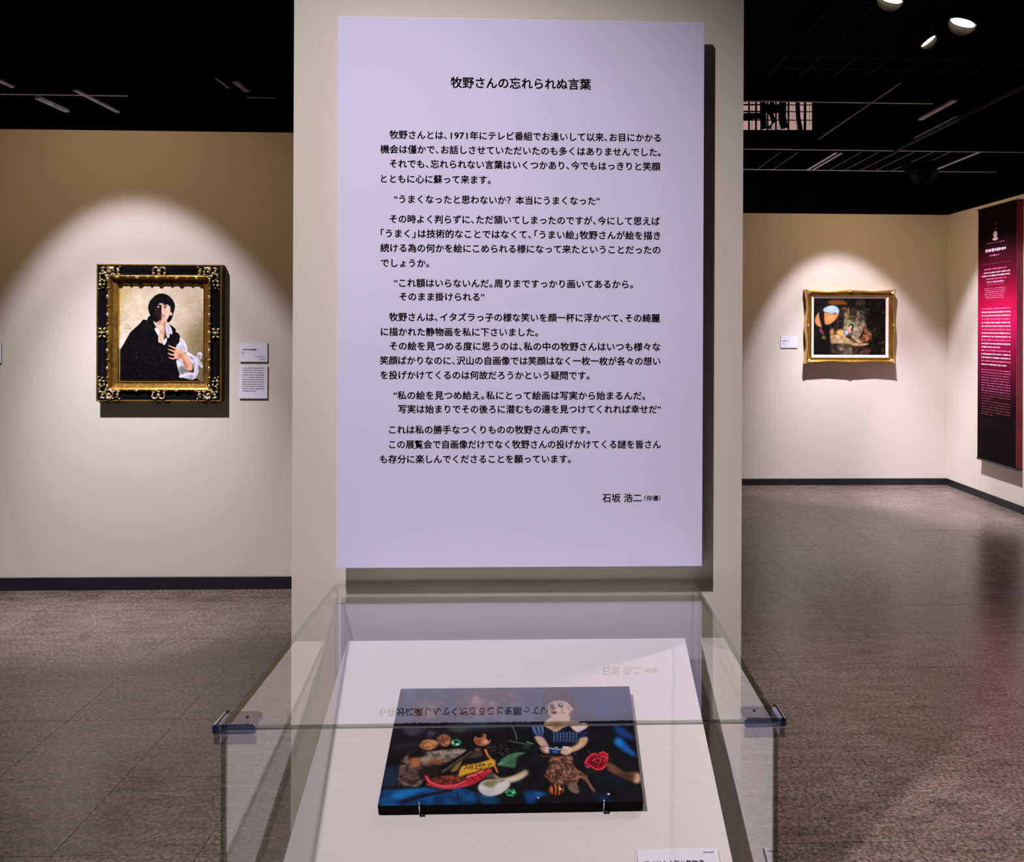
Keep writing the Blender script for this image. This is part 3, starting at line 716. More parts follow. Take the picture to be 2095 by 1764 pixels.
dashes(t, YF - 0.0085, [(697.5, 1601, 1615, 2.2, 'grey_ink'), (703.3, 1601.5, 1607.5, 1.6, 'grey_ink')], 'grey_ink', 5)

# ================================================================== LANDSCAPE IN GOLD SWEPT FRAME
FD2 = 0.100; YG = YF - FD2
a, b = atY(1652, 593.5, YG), atY(1831, 743, YG)
gx0, gx1, gz0, gz1 = a.x, b.x, b.z, a.z
g = (gx1 - gx0) / 179.0
cav = thing('landscape_painting', 'dark rocky landscape with pale round opening in a gold swept frame', 'painting', ((gx0 + gx1) / 2, YF - 0.04, gz0))
def sweep(ins, t):
    if ins > 8 * g: return 0.0
    w = 1.5 * g * (1 - ins / (8 * g))
    return w * (1.0 - abs(math.cos(2 * math.pi * t)) ** 1.5 * 1.7) - (1.2 * g if t < 0.03 or t > 0.97 else 0) * (1 - ins / (8 * g))
ring(gx0, gx1, gz0, gz1, [(0, YF - 0.002), (0, YG + 0.02), (1.0 * g, YG + 0.004), (3.0 * g, YG), (4.5 * g, YG + 0.006)], M['gold'], 'outer_moulding', cav, 24, sweep)
ring(gx0, gx1, gz0, gz1, [(4.5 * g, YG + 0.006), (6.5 * g, YG + 0.024), (8.0 * g, YG + 0.028)], M['gold_dark'], 'cove_moulding', cav, 24, sweep, True)
ring(gx0, gx1, gz0, gz1, [(8.0 * g, YG + 0.026), (9.0 * g, YG + 0.018), (10.2 * g, YG + 0.020), (11.2 * g, YG + 0.034)], M['gold'], 'inner_moulding', cav)
ring(gx0, gx1, gz0, gz1, [(10.8 * g, YG + 0.032), (11.4 * g, YG + 0.030), (15.6 * g, YG + 0.040), (16.0 * g, YG + 0.046)], M['mat_board'], 'linen_liner', cav)
for sx, ox in ((1, gx0), (-1, gx1)):
    for sz, oz in ((-1, gz1), (1, gz0)):
        mb = MB()
        mb.ell((ox + sx * 2.6 * g, YG + 0.008, oz + sz * 2.6 * g), (4.2 * g, 0.014, 2.6 * g), sx * sz * 0.78)
        for q in (0.15, 0.5, 0.78, 1.07, 1.42):
            mb.ell((ox + sx * (1.2 + 5.5 * math.cos(q)) * g, YG + 0.008, oz + sz * (1.2 + 5.5 * math.sin(q)) * g), (3.2 * g, 0.010, 1.1 * g), sx * sz * q)
        link('corner_shell', mb.mesh('corner_shell', M['gold_bright'], True), cav)
for (x_, z_, rx, rz) in (((gx0 + gx1) / 2, gz0 + 2.4 * g, 7, 1.8), ((gx0 + gx1) / 2, gz1 - 2.4 * g, 7, 1.8), (gx0 + 2.4 * g, (gz0 + gz1) / 2, 1.8, 6), (gx1 - 2.4 * g, (gz0 + gz1) / 2, 1.8, 6)):
    mb = MB(); mb.ell((x_, YG + 0.005, z_), (rx * g, 0.010, rz * g)); mb.ell((x_, YG + 0.002, z_), (2.2 * g, 0.012, 2.2 * g))
    link('centre_shell', mb.mesh('centre_shell', M['gold'], True), cav)
W1, H1 = 220, 178
pc = Picture(W1, H1, (13, 10, 8), lambda x, y: ((x - 210) / 1347 * W1, (y - 215) / 1090 * H1))
pc.noise(3, 5, 5)
pc.fill([(470, 300), (520, 255), (680, 250), (800, 280), (832, 350), (770, 335), (650, 345), (520, 330)], (112, 62, 20), 2)
pc.fill([(1000, 260), (1150, 240), (1160, 340), (1010, 360)], (58, 38, 32), 3)
def strokes(n, x0, x1, y0, y1, cols, r, seed, ang=None, alpha=0.8):
    q = np.random.default_rng(seed)
    for k in range(n):
        x_, y_ = q.uniform(x0, x1), q.uniform(y0, y1); rr = q.uniform(r * 0.5, r * 1.5)
        pc.ell((x_, y_), (rr, rr * 0.5), cols[int(q.integers(len(cols)))], 1, q.uniform(0, 3.1) if ang is None else ang + q.normal() * 0.3, alpha)
ROCK = [(730, 400), (800, 410), (880, 460), (930, 560), (990, 500), (1040, 470), (1100, 560), (1150, 640), (1190, 740), (1130, 790), (1110, 900), (1060, 990), (960, 1010), (840, 930), (770, 800), (770, 690), (800, 600), (750, 500)]
pc.tex(ROCK, ((70, 62, 44), (142, 130, 102)), 2, 3, 2, 1.2)
strokes(34, 760, 900, 410, 600, [(140, 104, 50), (92, 70, 38), (60, 48, 30), (168, 130, 84)], 26, 61)
strokes(26, 880, 1000, 500, 660, [(60, 46, 28), (84, 66, 40), (40, 30, 22)], 26, 62)
strokes(44, 990, 1150, 470, 760, [(140, 128, 104), (108, 96, 78), (58, 46, 36), (44, 34, 28)], 26, 63, 1.2)
strokes(18, 1040, 1180, 390, 560, [(120, 100, 82), (36, 28, 22), (70, 56, 44)], 24, 64, 1.3)
strokes(40, 790, 960, 630, 800, [(150, 150, 116), (122, 120, 92), (96, 88, 62)], 28, 65)
strokes(46, 950, 1110, 740, 990, [(188, 174, 142), (150, 136, 106), (116, 102, 78)], 30, 66, 1.1)
strokes(12, 1100, 1190, 690, 770, [(168, 148, 122), (104, 86, 70)], 20, 67)
pc.fill([(625, 850), (700, 810), (790, 830), (790, 900), (900, 960), (800, 980), (650, 910)], (214, 166, 88), 3)
pc.tex([(515, 935), (640, 910), (760, 950), (900, 1010), (1020, 1070), (1240, 1078), (1140, 1120), (1010, 1128), (800, 1085), (640, 1080), (530, 1080)], ((150, 122, 84), (212, 178, 132)), 4, 8)
pc.fill([(500, 850), (560, 790), (590, 830), (590, 900), (520, 920)], (170, 118, 76), 2)
pc.fill([(1030, 1060), (1110, 970), (1140, 800), (1190, 780), (1240, 860), (1290, 950), (1260, 1010), (1170, 1050)], (150, 92, 54), 3)
for k in range(26): pc.ell((rng.uniform(1110, 1290), rng.uniform(830, 1040)), (16, 13), [(208, 140, 84), (44, 24, 16), (96, 48, 26)][k % 3], 1)
pc.line([(1010, 1030), (1080, 960), (1140, 860)], 44, (36, 26, 20)); pc.line([(830, 935), (920, 985), (1000, 1030)], 52, (30, 24, 22), w1=30)
pc.fill([(820, 800), (850, 765), (905, 780), (905, 850), (870, 880), (820, 860)], (214, 150, 120), 1)
pc.line([(868, 742), (905, 716), (940, 730), (938, 775), (918, 815)], 26, (20, 13, 11)); pc.line([(893, 745), (905, 772)], 26, (228, 200, 184), w1=14); strokes(40, 640, 780, 380, 660, [(44, 32, 22), (62, 46, 28), (30, 22, 18)], 30, 71); strokes(26, 860, 1010, 400, 520, [(50, 38, 26), (76, 58, 36), (34, 26, 20)], 28, 72); strokes(24, 1090, 1230, 420, 640, [(60, 46, 34), (92, 76, 58), (36, 28, 20)], 26, 73); strokes(30, 780, 1100, 960, 1110, [(176, 144, 104), (130, 102, 72), (200, 168, 124)], 30, 74, 0.4)
pc.fill([(765, 850), (840, 815), (865, 870), (820, 935), (770, 915)], (128, 138, 148), 1); pc.fill([(800, 850), (840, 840), (850, 890), (815, 900)], (176, 192, 208), 1)
pc.tex([(520, 1100), (620, 1110), (760, 1080), (930, 1120), (950, 1270), (760, 1280), (540, 1250)], ((58, 50, 38), (124, 112, 92)), 4, 9)
pc.fill([(520, 1130), (620, 1100), (660, 1180), (740, 1240), (640, 1230)], (36, 30, 24), 2); pc.ell((722, 1190), (34, 24), (170, 120, 104), 2)
pc.tex([(950, 1140), (1200, 1150), (1290, 1210), (1200, 1280), (960, 1290)], ((26, 18, 14), (84, 56, 42)), 3, 12)
pc.fill([(232, 640), (262, 545), (318, 485), (330, 600), (365, 765), (300, 755), (250, 710)], (206, 134, 80), 1)
pc.fill([(395, 500), (470, 500), (560, 520), (672, 500), (635, 600), (545, 690), (415, 738), (395, 620)], (204, 132, 66), 1)
pc.fill([(480, 560), (560, 540), (600, 580), (540, 640), (450, 660)], (226, 160, 100), 5)
pc.fill([(384, 445), (425, 392), (530, 357), (630, 372), (682, 440), (672, 505), (610, 495), (540, 515), (470, 495), (405, 480)], (166, 190, 206), 1)
pc.fill([(480, 390), (560, 375), (600, 420), (500, 450)], (192, 210, 220), 4)
pc.fill([(312, 500), (360, 440), (400, 500), (408, 640), (420, 740), (380, 760), (330, 640)], (22, 16, 13), 1)
pc.fill([(360, 740), (480, 735), (500, 850), (520, 1000), (515, 1300), (230, 1300), (230, 1040), (430, 1020)], (9, 7, 6), 2)
pc.fill([(310, 810), (360, 800), (400, 900), (370, 905)], (142, 66, 74), 2); pc.fill([(350, 970), (400, 930), (438, 960), (420, 1000)], (126, 96, 56), 2)
for k in range(60):
    x_, y_ = rng.uniform(1190, 1530), rng.uniform(280, 1270); pc.ell((x_, y_), (rng.uniform(8, 26), rng.uniform(6, 16)), [(40, 30, 22), (58, 40, 20), (30, 34, 22)][k % 3], 1, rng.uniform(0, 3), 0.7)
pc.ell((1350, 815), (18, 12), (120, 90, 84), 1); pc.line([(1470, 1080), (1520, 1040)], 18, (110, 66, 48)); pc.ell((1500, 480), (28, 22), (66, 58, 16), 2); pc.ell((1500, 1210), (30, 28), (92, 66, 16), 3)
for k in range(30): pc.ell((rng.uniform(520, 760), rng.uniform(640, 820)), (16, 12), [(70, 40, 26), (110, 66, 40), (16, 12, 10)][k % 3], 1, 0.3, 0.8)
q0 = 15.6 * g
link('canvas', paint_mesh('canvas', pc, (gx0 + q0, YG + 0.044, gz1 - q0), (gx1 - gx0 - 2 * q0, 0, 0), (0, 0, -(gz1 - gz0 - 2 * q0)), M['oil'], 0.82), cav)
link('backing', box('backing', (gx0 + 5 * g, gx1 - 5 * g, YG + 0.05, YF - 0.0008, gz0 + 5 * g, gz1 - 5 * g), M['lacquer']), cav)

# ================================================================== BANNER ON THE RIGHT WALL
XB = XR - 0.055
a, b = atX(2002, 432, XB), atX(2078.5, 962, XB)
by1, by0 = a.y, b.y; bz1 = a.z; bz0 = atX(2002, 937, XB).z
ban = thing('exhibition_banner', 'tall black and crimson hanging banner with rows of pale print', 'banner', (XB + 0.02, (by0 + by1) / 2, bz0))
WB, HB = 60, 400
pc = Picture(WB, HB, (0, 0, 0), lambda x, y: (x, y))
tt = np.linspace(0, 1, HB)
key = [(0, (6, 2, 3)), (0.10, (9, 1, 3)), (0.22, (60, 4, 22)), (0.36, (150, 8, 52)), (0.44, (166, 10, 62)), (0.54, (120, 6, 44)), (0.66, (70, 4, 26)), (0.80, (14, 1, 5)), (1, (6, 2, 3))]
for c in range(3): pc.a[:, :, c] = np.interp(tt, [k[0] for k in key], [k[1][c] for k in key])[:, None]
jit = np.linspace(0, 1, WB)
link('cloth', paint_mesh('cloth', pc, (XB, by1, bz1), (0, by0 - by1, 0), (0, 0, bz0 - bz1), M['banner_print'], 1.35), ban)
M['crimson'] = mat('banner_edge_crimson', srgb(150, 30, 62), 0.6, noise=(6, 0.3))
link('near_edge', box('near_edge', (XB, XR - 0.004, by0 - 0.004, by0, bz0, bz1), M['crimson']), ban)
link('far_edge', box('far_edge', (XB, XR - 0.004, by1, by1 + 0.004, bz0, bz1), M['crimson']), ban)
link('top_bar', box('top_bar', (XB - 0.004, XR - 0.001, by0 - 0.008, by1 + 0.008, bz1 - 0.004, bz1 + 0.014), M['lacquer']), ban)
link('bottom_bar', box('bottom_bar', (XB - 0.004, XR - 0.001, by0 - 0.008, by1 + 0.008, bz0 - 0.014, bz0 + 0.004), M['lacquer']), ban)
M['print_white'] = mat('print_white', srgb(232, 196, 216), 0.7, noise=(30, 0.1))
M['print_pink'] = mat('print_pink', srgb(214, 100, 150), 0.7, noise=(30, 0.25))
M['print_dim'] = mat('print_dim', srgb(150, 60, 84), 0.7, noise=(30, 0.25))
BWd, BHt = by1 - by0, bz1 - bz0
def bprint(name, v, u0, u1, hh, mk, seed):
    """one row of small print: v, u, height as fractions of the banner"""
    r_ = random.Random(seed); mb = MB(); uu = u0
    while uu < u1:
        w = min(r_.uniform(0.02, 0.05), u1 - uu); h = hh * r_.uniform(0.55, 1.0)
        ya, yb = by1 - uu * BWd, by1 - (uu + w) * BWd; z = bz1 - v * BHt
        mb.add([(XB - 0.0012, ya, z - h * BHt / 2), (XB - 0.0012, yb, z - h * BHt / 2), (XB - 0.0012, yb, z + h * BHt / 2), (XB - 0.0012, ya, z + h * BHt / 2)], [(0, 1, 2, 3)])
        uu += w + r_.uniform(0.004, 0.02)
    link(name, mb.mesh(name, M[mk]), ban)
rows = [(0.067, .43, .5, .003, 'print_dim'), (0.086, .44, .5, .004, 'print_dim'), (0.140, .24, .70, .003, 'print_pink'), (0.168, .20, .74, .014, 'print_white'), (0.189, .32, .58, .006, 'print_pink'),
        (0.221, .1, .86, .0016, 'print_dim'), (0.242, .18, .76, .006, 'print_pink'), (0.256, .16, .84, .006, 'print_white'), (0.268, .10, .84, .007, 'print_white'), (0.281, .22, .76, .006, 'print_pink'), (0.293, .24, .68, .006, 'print_white'), (0.303, .26, .68, .0025, 'print_pink')]
rows += [(0.318 + 0.0075 * k, .17 + .025 * (k % 3), .74 - .03 * (k // 2), .0042, 'print_pink') for k in range(6)]
rows += [(0.367, .1, .86, .0016, 'print_dim')]
rows += [(0.398 + 0.0138 * k, .10, (.86 if k != 11 else .6) if k != 16 else .76, .0062, 'print_white' if k % 3 else 'print_pink') for k in range(17)]
rows += [(0.640 + 0.0104 * k, .10, .86 if k not in (11, 17) else .42, .0030, 'print_dim' if k > 8 else 'print_pink') for k in range(18)]
for k, r_ in enumerate(rows): bprint('print_line', r_[0], r_[1], r_[2], r_[3], r_[4], 40 + k)
mb = MB()
for (v, hh, w) in ((0.108, 0.026, 0.055), (0.126, 0.012, 0.075)):
    n = 14; z = bz1 - v * BHt; yc = by1 - 0.46 * BWd
    mb.add([(XB - 0.0012, yc + w * BWd * math.cos(2 * math.pi * k / n), z + hh * BHt / 2 * math.sin(2 * math.pi * k / n)) for k in range(n)], [tuple(range(n))])
link('printed_emblem', mb.mesh('printed_emblem', M['print_white']), ban)

# ================================================================== DISPLAY CASE
ZT = 0.982                                          # top of the acrylic cover
GT = 0.007
cfl, cfr, cbl, cbr = atZ(459, 1479, ZT), atZ(1590, 1477, ZT), atZ(686, 1193, ZT), atZ(1426, 1191, ZT)
CX0, CX1 = (cfl.x + cbl.x) / 2, (cfr.x + cbr.x) / 2
CY0, CY1 = (cfl.y + cfr.y) / 2, min((cbl.y + cbr.y) / 2, YP - 0.02)
ZB = 0.46                                           # top of the plinth
print('case', CX0, CX1, CY0, CY1, [tuple(round(c, 3) for c in p) for p in (cfl, cfr, cbl, cbr)])
cov = thing('acrylic_cover', 'clear acrylic display cover standing below the text panel', 'display case', ((CX0 + CX1) / 2, (CY0 + CY1) / 2, ZB))
def pane(name, b, faces_clear):
    """sheet with clear faces (indices into BOXF) and tinted cut edges"""
    me = mesh(name, boxv(*b), BOXF, [M['glass'], M['glass_edge']], [0 if i in faces_clear else 1 for i in range(6)])
    return link(name, me, cov)
pane('top_sheet', (CX0, CX1, CY0, CY1, ZT - GT, ZT), (0, 1))
e = 0.0004
pane('side_sheet', (CX0, CX0 + GT, CY0, CY1, ZB, ZT - GT - e), (3, 5))
pane('side_sheet', (CX1 - GT, CX1, CY0, CY1, ZB, ZT - GT - e), (3, 5))
pane('front_sheet', (CX0 + GT + e, CX1 - GT - e, CY0, CY0 + GT, ZB, ZT - GT - e), (2, 4))
pane('back_sheet', (CX0 + GT + e, CX1 - GT - e, CY1 - GT, CY1, ZB, ZT - GT - e), (2, 4))
for sx, xe in ((1, CX0), (-1, CX1)):
    # corner clip: thumb plate, hooded bar, front and side flanges, two screws
    W_, D_ = 0.056, 0.040
    x_out = xe - sx * 0.011
    xa, xb = sorted((x_out, xe + sx * W_))
    mb = MB(); n = 8; pts = [(x_out, CY0 - 0.009), (xe + sx * W_, CY0 - 0.009)]
    for k in range(n + 1):
        q = math.pi / 2 * k / n
        pts.append((xe + sx * (W_ - 0.016 + 0.016 * math.cos(q)), CY0 + D_ - 0.022 + 0.022 * math.sin(q)))
    pts += [(x_out, CY0 + D_)]
    N = len(pts); z0_, z1_ = ZT + 0.0006, ZT + 0.0036
    fc = [tuple(range(N)), tuple(range(N, 2 * N))[::-1]] + [(i, (i + 1) % N, N + (i + 1) % N, N + i) for i in range(N)]
    mb.add([(p[0], p[1], z1_) for p in pts] + [(p[0], p[1], z0_) for p in pts], fc)
    plate = link('corner_clip', mb.mesh('corner_clip', M['clip']), cov)
    link('front_bar', box('front_bar', (xa, xb, CY0 - 0.011, CY0 - 0.0006, ZT - 0.010, ZT + 0.0045), M['clip_bar'], 0.004, 4), plate)
    link('front_flange', box('front_flange', (xa + 0.001, xb - 0.001, CY0 - 0.0040, CY0 - 0.0006, ZT - 0.028, ZT - 0.0098), M['clip'], 0.0010, 2), plate)
    sa, sb = sorted((xe - sx * 0.011, xe - sx * 0.0008))
    link('side_bar', box('side_bar', (sa, sb, CY0 - 0.010, CY0 + D_, ZT - 0.010, ZT + 0.0045), M['clip_bar'], 0.004, 4), plate)
    sa, sb = sorted((xe - sx * 0.0095, xe - sx * 0.0008))
    link('side_flange', box('side_flange', (sa, sb, CY0 - 0.004, CY0 + D_ - 0.004, ZT - 0.028, ZT - 0.0102), M['clip'], 0.0020, 2), plate)
    for (x_, y_) in ((xe + sx * 0.034, CY0 + 0.018), (xe - sx * 0.004, CY0 + D_ - 0.003)):
        mb = MB(); mb.ell((x_, y_, ZT + 0.0052), (0.0026, 0.0026, 0.0018), 0, 10, 6)
        link('screw', mb.mesh('screw', M['screw'], True), plate)
# plinth
pl = thing('plinth', 'cream plinth carrying the acrylic cover', 'plinth', ((CX0 + CX1) / 2, (CY0 + CY1) / 2, 0))
link('body', box('body', (CX0 + 0.004, CX1 - 0.004, CY0 + 0.004, CY1 - 0.004, 0.06, ZB - 0.0005), M['plinth'], 0.002, 1), pl)
link('kick_base', box('kick_base', (CX0 + 0.03, CX1 - 0.03, CY0 + 0.03, CY1 - 0.03, 0.0005, 0.06), M['baseboard']), pl)
# slanted board
SL = math.tan(math.radians(23.2)); YB1 = CY1 - GT - 0.004; YB0 = CY0 + GT + 0.012
zb1 = atY(1055, 1309, YB1).z; zb0 = zb1 - (YB1 - YB0) * SL
BX0, BX1 = atY(711, 1309, YB1).x, atY(1401, 1309, YB1).x
print('board', BX0, BX1, zb1, zb0)
st = thing('slanted_stand', 'white slanted display board inside the acrylic cover', 'display stand', ((BX0 + BX1) / 2, (YB0 + YB1) / 2, ZB))
th = 0.012
link('board', mesh('board', [(BX0, YB0, zb0 - th), (BX1, YB0, zb0 - th), (BX1, YB1, zb1 - th), (BX0, YB1, zb1 - th), (BX0, YB0, zb0), (BX1, YB0, zb0), (BX1, YB1, zb1), (BX0, YB1, zb1)], BOXF, M['white_board']), st)
for xs in (BX0 + 0.02, BX1 - 0.032):
    v = [(xs, YB0 + 0.01, ZB + 0.0005), (xs, YB1 - 0.005, ZB + 0.0005), (xs, YB1 - 0.005, zb1 - th - 0.004), (xs, YB0 + 0.01, zb0 - th + 0.003)]
    v += [(x + 0.012, y, z) for x, y, z in v]
    link('side_support', mesh('side_support', v, [(0, 1, 2, 3), (7, 6, 5, 4), (0, 4, 5, 1), (1, 5, 6, 2), (2, 6, 7, 3), (3, 7, 4, 0)], M['white_board']), st)
# still life panel on the board
bn = Vector((0, -math.sin(math.radians(23.2)), math.cos(math.radians(23.2))))
up = Vector((0, math.cos(math.radians(23.2)), math.sin(math.radians(23.2))))
PT = 0.024
p0 = Vector((0, YB1, zb1)) + bn * (PT + 0.0006)
TLc, TRc, BRc, BLc = [atPlane(x, y, p0, bn) for (x, y) in ((822, 1406), (1287, 1408), (1318, 1645), (772, 1645))]
print('pic', [tuple(round(c, 3) for c in p) for p in (TLc, TRc, BRc, BLc)])
qx0, qx1 = (TLc.x + BLc.x) / 2, (TRc.x + BRc.x) / 2
s1 = ((TLc + TRc) / 2 - p0).dot(up); s0 = ((BLc + BRc) / 2 - p0).dot(up)
def PP(x, s, d=0.0): return Vector((x, 0, 0)) + Vector((0, p0.y, p0.z)) + up * s + bn * d
sp = thing('still_life_painting', 'unframed dark still life with doll and red rose lying on slanted board', 'painting', PP((qx0 + qx1) / 2, s0, -PT))
v = [PP(qx0, s0, -PT), PP(qx1, s0, -PT), PP(qx1, s1, -PT), PP(qx0, s1, -PT), PP(qx0, s0, -0.0004), PP(qx1, s0, -0.0004), PP(qx1, s1, -0.0004), PP(qx0, s1, -0.0004)]
link('black_edge', mesh('black_edge', v, BOXF, M['canvas_edge']), sp)
W2, H2 = 420, 300
def mpx(x, y):
    q = atPlane(x, y, p0, bn); return ((q.x - qx0) / (qx1 - qx0) * W2, (s1 - (q - p0).dot(up)) / (s1 - s0) * H2)
KX, KY = 300 / 1857, 285 / 1764
MA = lambda u_, v_: mpx(760 + u_ * KX, 1395 + v_ * KY)
MC = lambda u_, v_: mpx(1040 + u_ * KX, 1395 + v_ * KY)
pc = Picture(W2, H2, (10, 10, 13), MA)
pc.noise(4, 3, 21)
# upper grey-blue background, dim heads
pc.tex([(380, 60), (1100, 60), (2300, 60), (2300, 480), (1700, 560), (900, 640), (250, 560)], ((38, 42, 54), (66, 72, 88)), 8, 31, 10)
pc.fill([(2250, 40), (3300, 60), (3400, 420), (2300, 420)], (44, 52, 78), 12)
pc.tex([(530, 340), (570, 250), (700, 205), (830, 220), (915, 278), (860, 350), (850, 470), (530, 470)], ((52, 36, 34), (92, 66, 58)), 3, 32, 2)
pc.fill([(690, 300), (760, 280), (800, 330), (780, 460), (690, 460)], (112, 92, 88), 3)
pc.tex([(1090, 270), (1180, 160), (1330, 110), (1600, 110), (1850, 190), (1820, 260), (1640, 300), (1560, 420), (1140, 440)], ((56, 34, 36), (108, 72, 70)), 4, 33, 3)
pc.fill([(1270, 200), (1340, 180), (1390, 240), (1350, 300), (1280, 280)], (138, 104, 98), 2); pc.fill([(1490, 260), (1570, 250), (1570, 310), (1500, 310)], (110, 96, 96), 3); pc.fill([(1300, 340), (1370, 330), (1390, 400), (1300, 400)], (140, 112, 110), 4)
# mid dark drapery
pc.fill([(240, 560), (900, 500), (1240, 620), (700, 900), (240, 900)], (20, 18, 22), 8)
pc.fill([(390, 580), (520, 560), (700, 560), (640, 640), (520, 690), (430, 650)], (58, 54, 74), 4); pc.fill([(710, 620), (780, 600), (820, 660), (720, 700)], (60, 58, 76), 3)
pc.fill([(290, 800), (560, 770), (600, 800), (330, 850)], (38, 38, 46), 4); pc.fill([(950, 560), (1160, 540), (1240, 600), (1060, 640)], (62, 66, 64), 4)
pc.fill([(500, 540), (800, 520), (900, 580), (960, 640), (880, 640)], (26, 22, 20), 3)
pc.fill([(180, 1090), (330, 1080), (330, 1300), (130, 1330)], (28, 38, 62), 5)
# blue cloth at the bottom
pc.tex([(100, 1390), (420, 1345), (860, 1340), (1240, 1358), (1245, 1560), (80, 1560)], ((8, 44, 84), (12, 74, 128)), 6, 34, 2)
pc.fill([(240, 1440), (420, 1370), (720, 1350), (560, 1410), (340, 1490)], (22, 108, 176), 3)
pc.line([(380, 1520), (700, 1430), (1000, 1370)], 60, (16, 24, 40)); pc.line([(130, 1345), (600, 1320)], 18, (16, 18, 26)); pc.line([(1090, 1390), (1090, 1500)], 30, (10, 44, 66))
pc.fill([(1320, 1390), (1400, 1420), (1600, 1470), (1580, 1540), (1400, 1540)], (8, 58, 100), 3)
# bark block
pc.tex([(335, 1280), (370, 1030), (470, 900), (560, 860), (700, 880), (1190, 850), (1000, 1000), (760, 1080), (620, 1310), (400, 1310)], ((44, 32, 28), (122, 96, 86)), 2, 35, 1, 1.2)
pc.tex([(670, 900), (1180, 850), (1060, 960), (900, 1010), (640, 1020)], ((92, 76, 72), (160, 140, 132)), 2, 36, 1)
pc.fill([(450, 920), (560, 860), (690, 900), (620, 960), (500, 960)], (18, 15, 16), 2); pc.fill([(490, 980), (600, 960), (620, 1040), (530, 1100)], (160, 100, 64), 2); pc.fill([(700, 1000), (900, 980), (880, 1050), (740, 1040)], (128, 74, 48), 3)
for k in range(14): pc.line([(360 + 18 * k, 1270), (380 + 16 * k, 1160 - 5 * (k % 4)), (374 + 18 * k, 1080)], 9, (52, 38, 34), 0.8)
pc.fill([(600, 1120), (760, 1050), (880, 1080), (860, 1180), (720, 1210), (620, 1240)], (28, 22, 22), 2)
# nuts and marbles
pc.tex([(605, 810), (660, 740), (760, 728), (845, 770), (815, 830), (740, 862), (650, 850)], ((132, 82, 42), (196, 136, 84)), 2, 37)
pc.tex([(830, 720), (900, 660), (985, 690), (1005, 750), (960, 815), (870, 800)], ((120, 72, 46), (186, 118, 82)), 2, 38); pc.line([(900, 700), (900, 760), (940, 800)], 12, (70, 40, 28))
pc.ell((1070, 770), (66, 46), (46, 116, 88)); pc.ell((1064, 764), (30, 20), (16, 40, 34)); pc.ell((1085, 790), (22, 12), (190, 230, 205)); pc.ell((1030, 770), (14, 20), (150, 210, 180))
pc.ell((1400, 735), (108, 78), (158, 92, 62)); pc.ell((1440, 755), (36, 30), (216, 160, 134), 2); pc.ell((1362, 676), (50, 30), (14, 10, 10)); pc.ell((1478, 705), (26, 40), (14, 10, 10), 0, -0.3); pc.ell((1340, 760), (30, 34), (118, 58, 38), 3)
# pipe / sticks
pc.line([(1480, 820), (1660, 830), (1740, 900)], 26, (34, 30, 26))
for k in range(30): pc.ell((rng.uniform(1450, 1740), rng.uniform(800, 930)), (10, 6), (112, 100, 84), 0, 0, 0.6)
pc.line([(1290, 850), (1100, 990), (880, 1160)], 90, (12, 10, 10)); pc.line([(1270, 880), (1060, 1020), (900, 1130)], 12, (120, 112, 108)); pc.line([(1390, 900), (1180, 970), (900, 1150)], 12, (84, 72, 66))
pc.fill([(1320, 850), (1380, 850), (1400, 940), (1240, 960)], (70, 52, 48), 2); pc.line([(1440, 860), (1470, 930), (1530, 1000), (1590, 1140)], 36, (184, 112, 48), w1=26); pc.ell((1340, 855), (30, 16), (120, 84, 70), 1)
pc.fill([(1000, 1130), (1080, 1040), (1150, 1000), (1080, 1120)], (140, 96, 44), 1)
# red lizard and yellow band
pc.fill([(668, 1185), (700, 1180), (760, 1240), (900, 1290), (1150, 1255), (1230, 1170), (1420, 1110), (1500, 1100), (1515, 1140), (1420, 1220), (1250, 1310), (1000, 1352), (850, 1335), (720, 1295)], (176, 36, 50), 1)
pc.tex([(760, 1240), (860, 1190), (1110, 1180), (1180, 1230), (1080, 1280), (900, 1290)], ((62, 30, 24), (140, 60, 44)), 2, 39)
pc.line([(690, 1200), (740, 1270), (880, 1320), (1060, 1310), (1180, 1260)], 20, (226, 92, 104)); pc.line([(1210, 1200), (1300, 1180), (1400, 1130)], 24, (236, 110, 116))
for k in range(22): pc.line([(700 + 24 * k, 1290 + 40 * math.sin(k / 21 * 3.1)), (712 + 24 * k, 1310 + 42 * math.sin(k / 21 * 3.1))], 10, (214, 70, 80))
pc.line([(1250, 1200), (1320, 1250)], 10, (60, 8, 14)); pc.line([(1340, 1160), (1400, 1220)], 10, (60, 8, 14)); pc.ell((1490, 1120), (34, 24), (206, 46, 54))
pc.fill([(1105, 1195), (1120, 1110), (1165, 1058), (1350, 1025), (1540, 978), (1555, 1060), (1400, 1110), (1220, 1165)], (206, 156, 44), 1)
for k in range(70): pc.ell((rng.uniform(1160, 1530), rng.uniform(1030, 1110)), (8, 8), (52, 36, 14), 0, 0, 0.9)
# leaf, horn, shell
pc.fill([(1596, 1050), (1660, 970), (1740, 920), (1860, 890), (1950, 905), (1830, 950), (1815, 1075), (1700, 1070)], (74, 116, 84), 1); pc.line([(1600, 1050), (1720, 1000), (1850, 930)], 9, (150, 180, 150)); pc.fill([(1700, 1000), (1840, 930), (1800, 1060), (1720, 1060)], (50, 88, 62), 4)
pc.line([(1735, 745), (1850, 770), (1960, 790)], 16, (84, 110, 92)); pc.line([(1770, 540), (1800, 610), (1830, 680), (1835, 735)], 10, (120, 122, 118))
pc.fill([(1508, 1150), (1560, 1170), (1640, 1215), (1780, 1190), (1900, 1130), (1960, 1110), (1975, 1170), (1880, 1230), (1740, 1270), (1600, 1240), (1545, 1200)], (176, 158, 126), 2); pc.fill([(1700, 1225), (1880, 1180), (1960, 1140), (1880, 1230), (1740, 1268)], (212, 198, 172), 3)
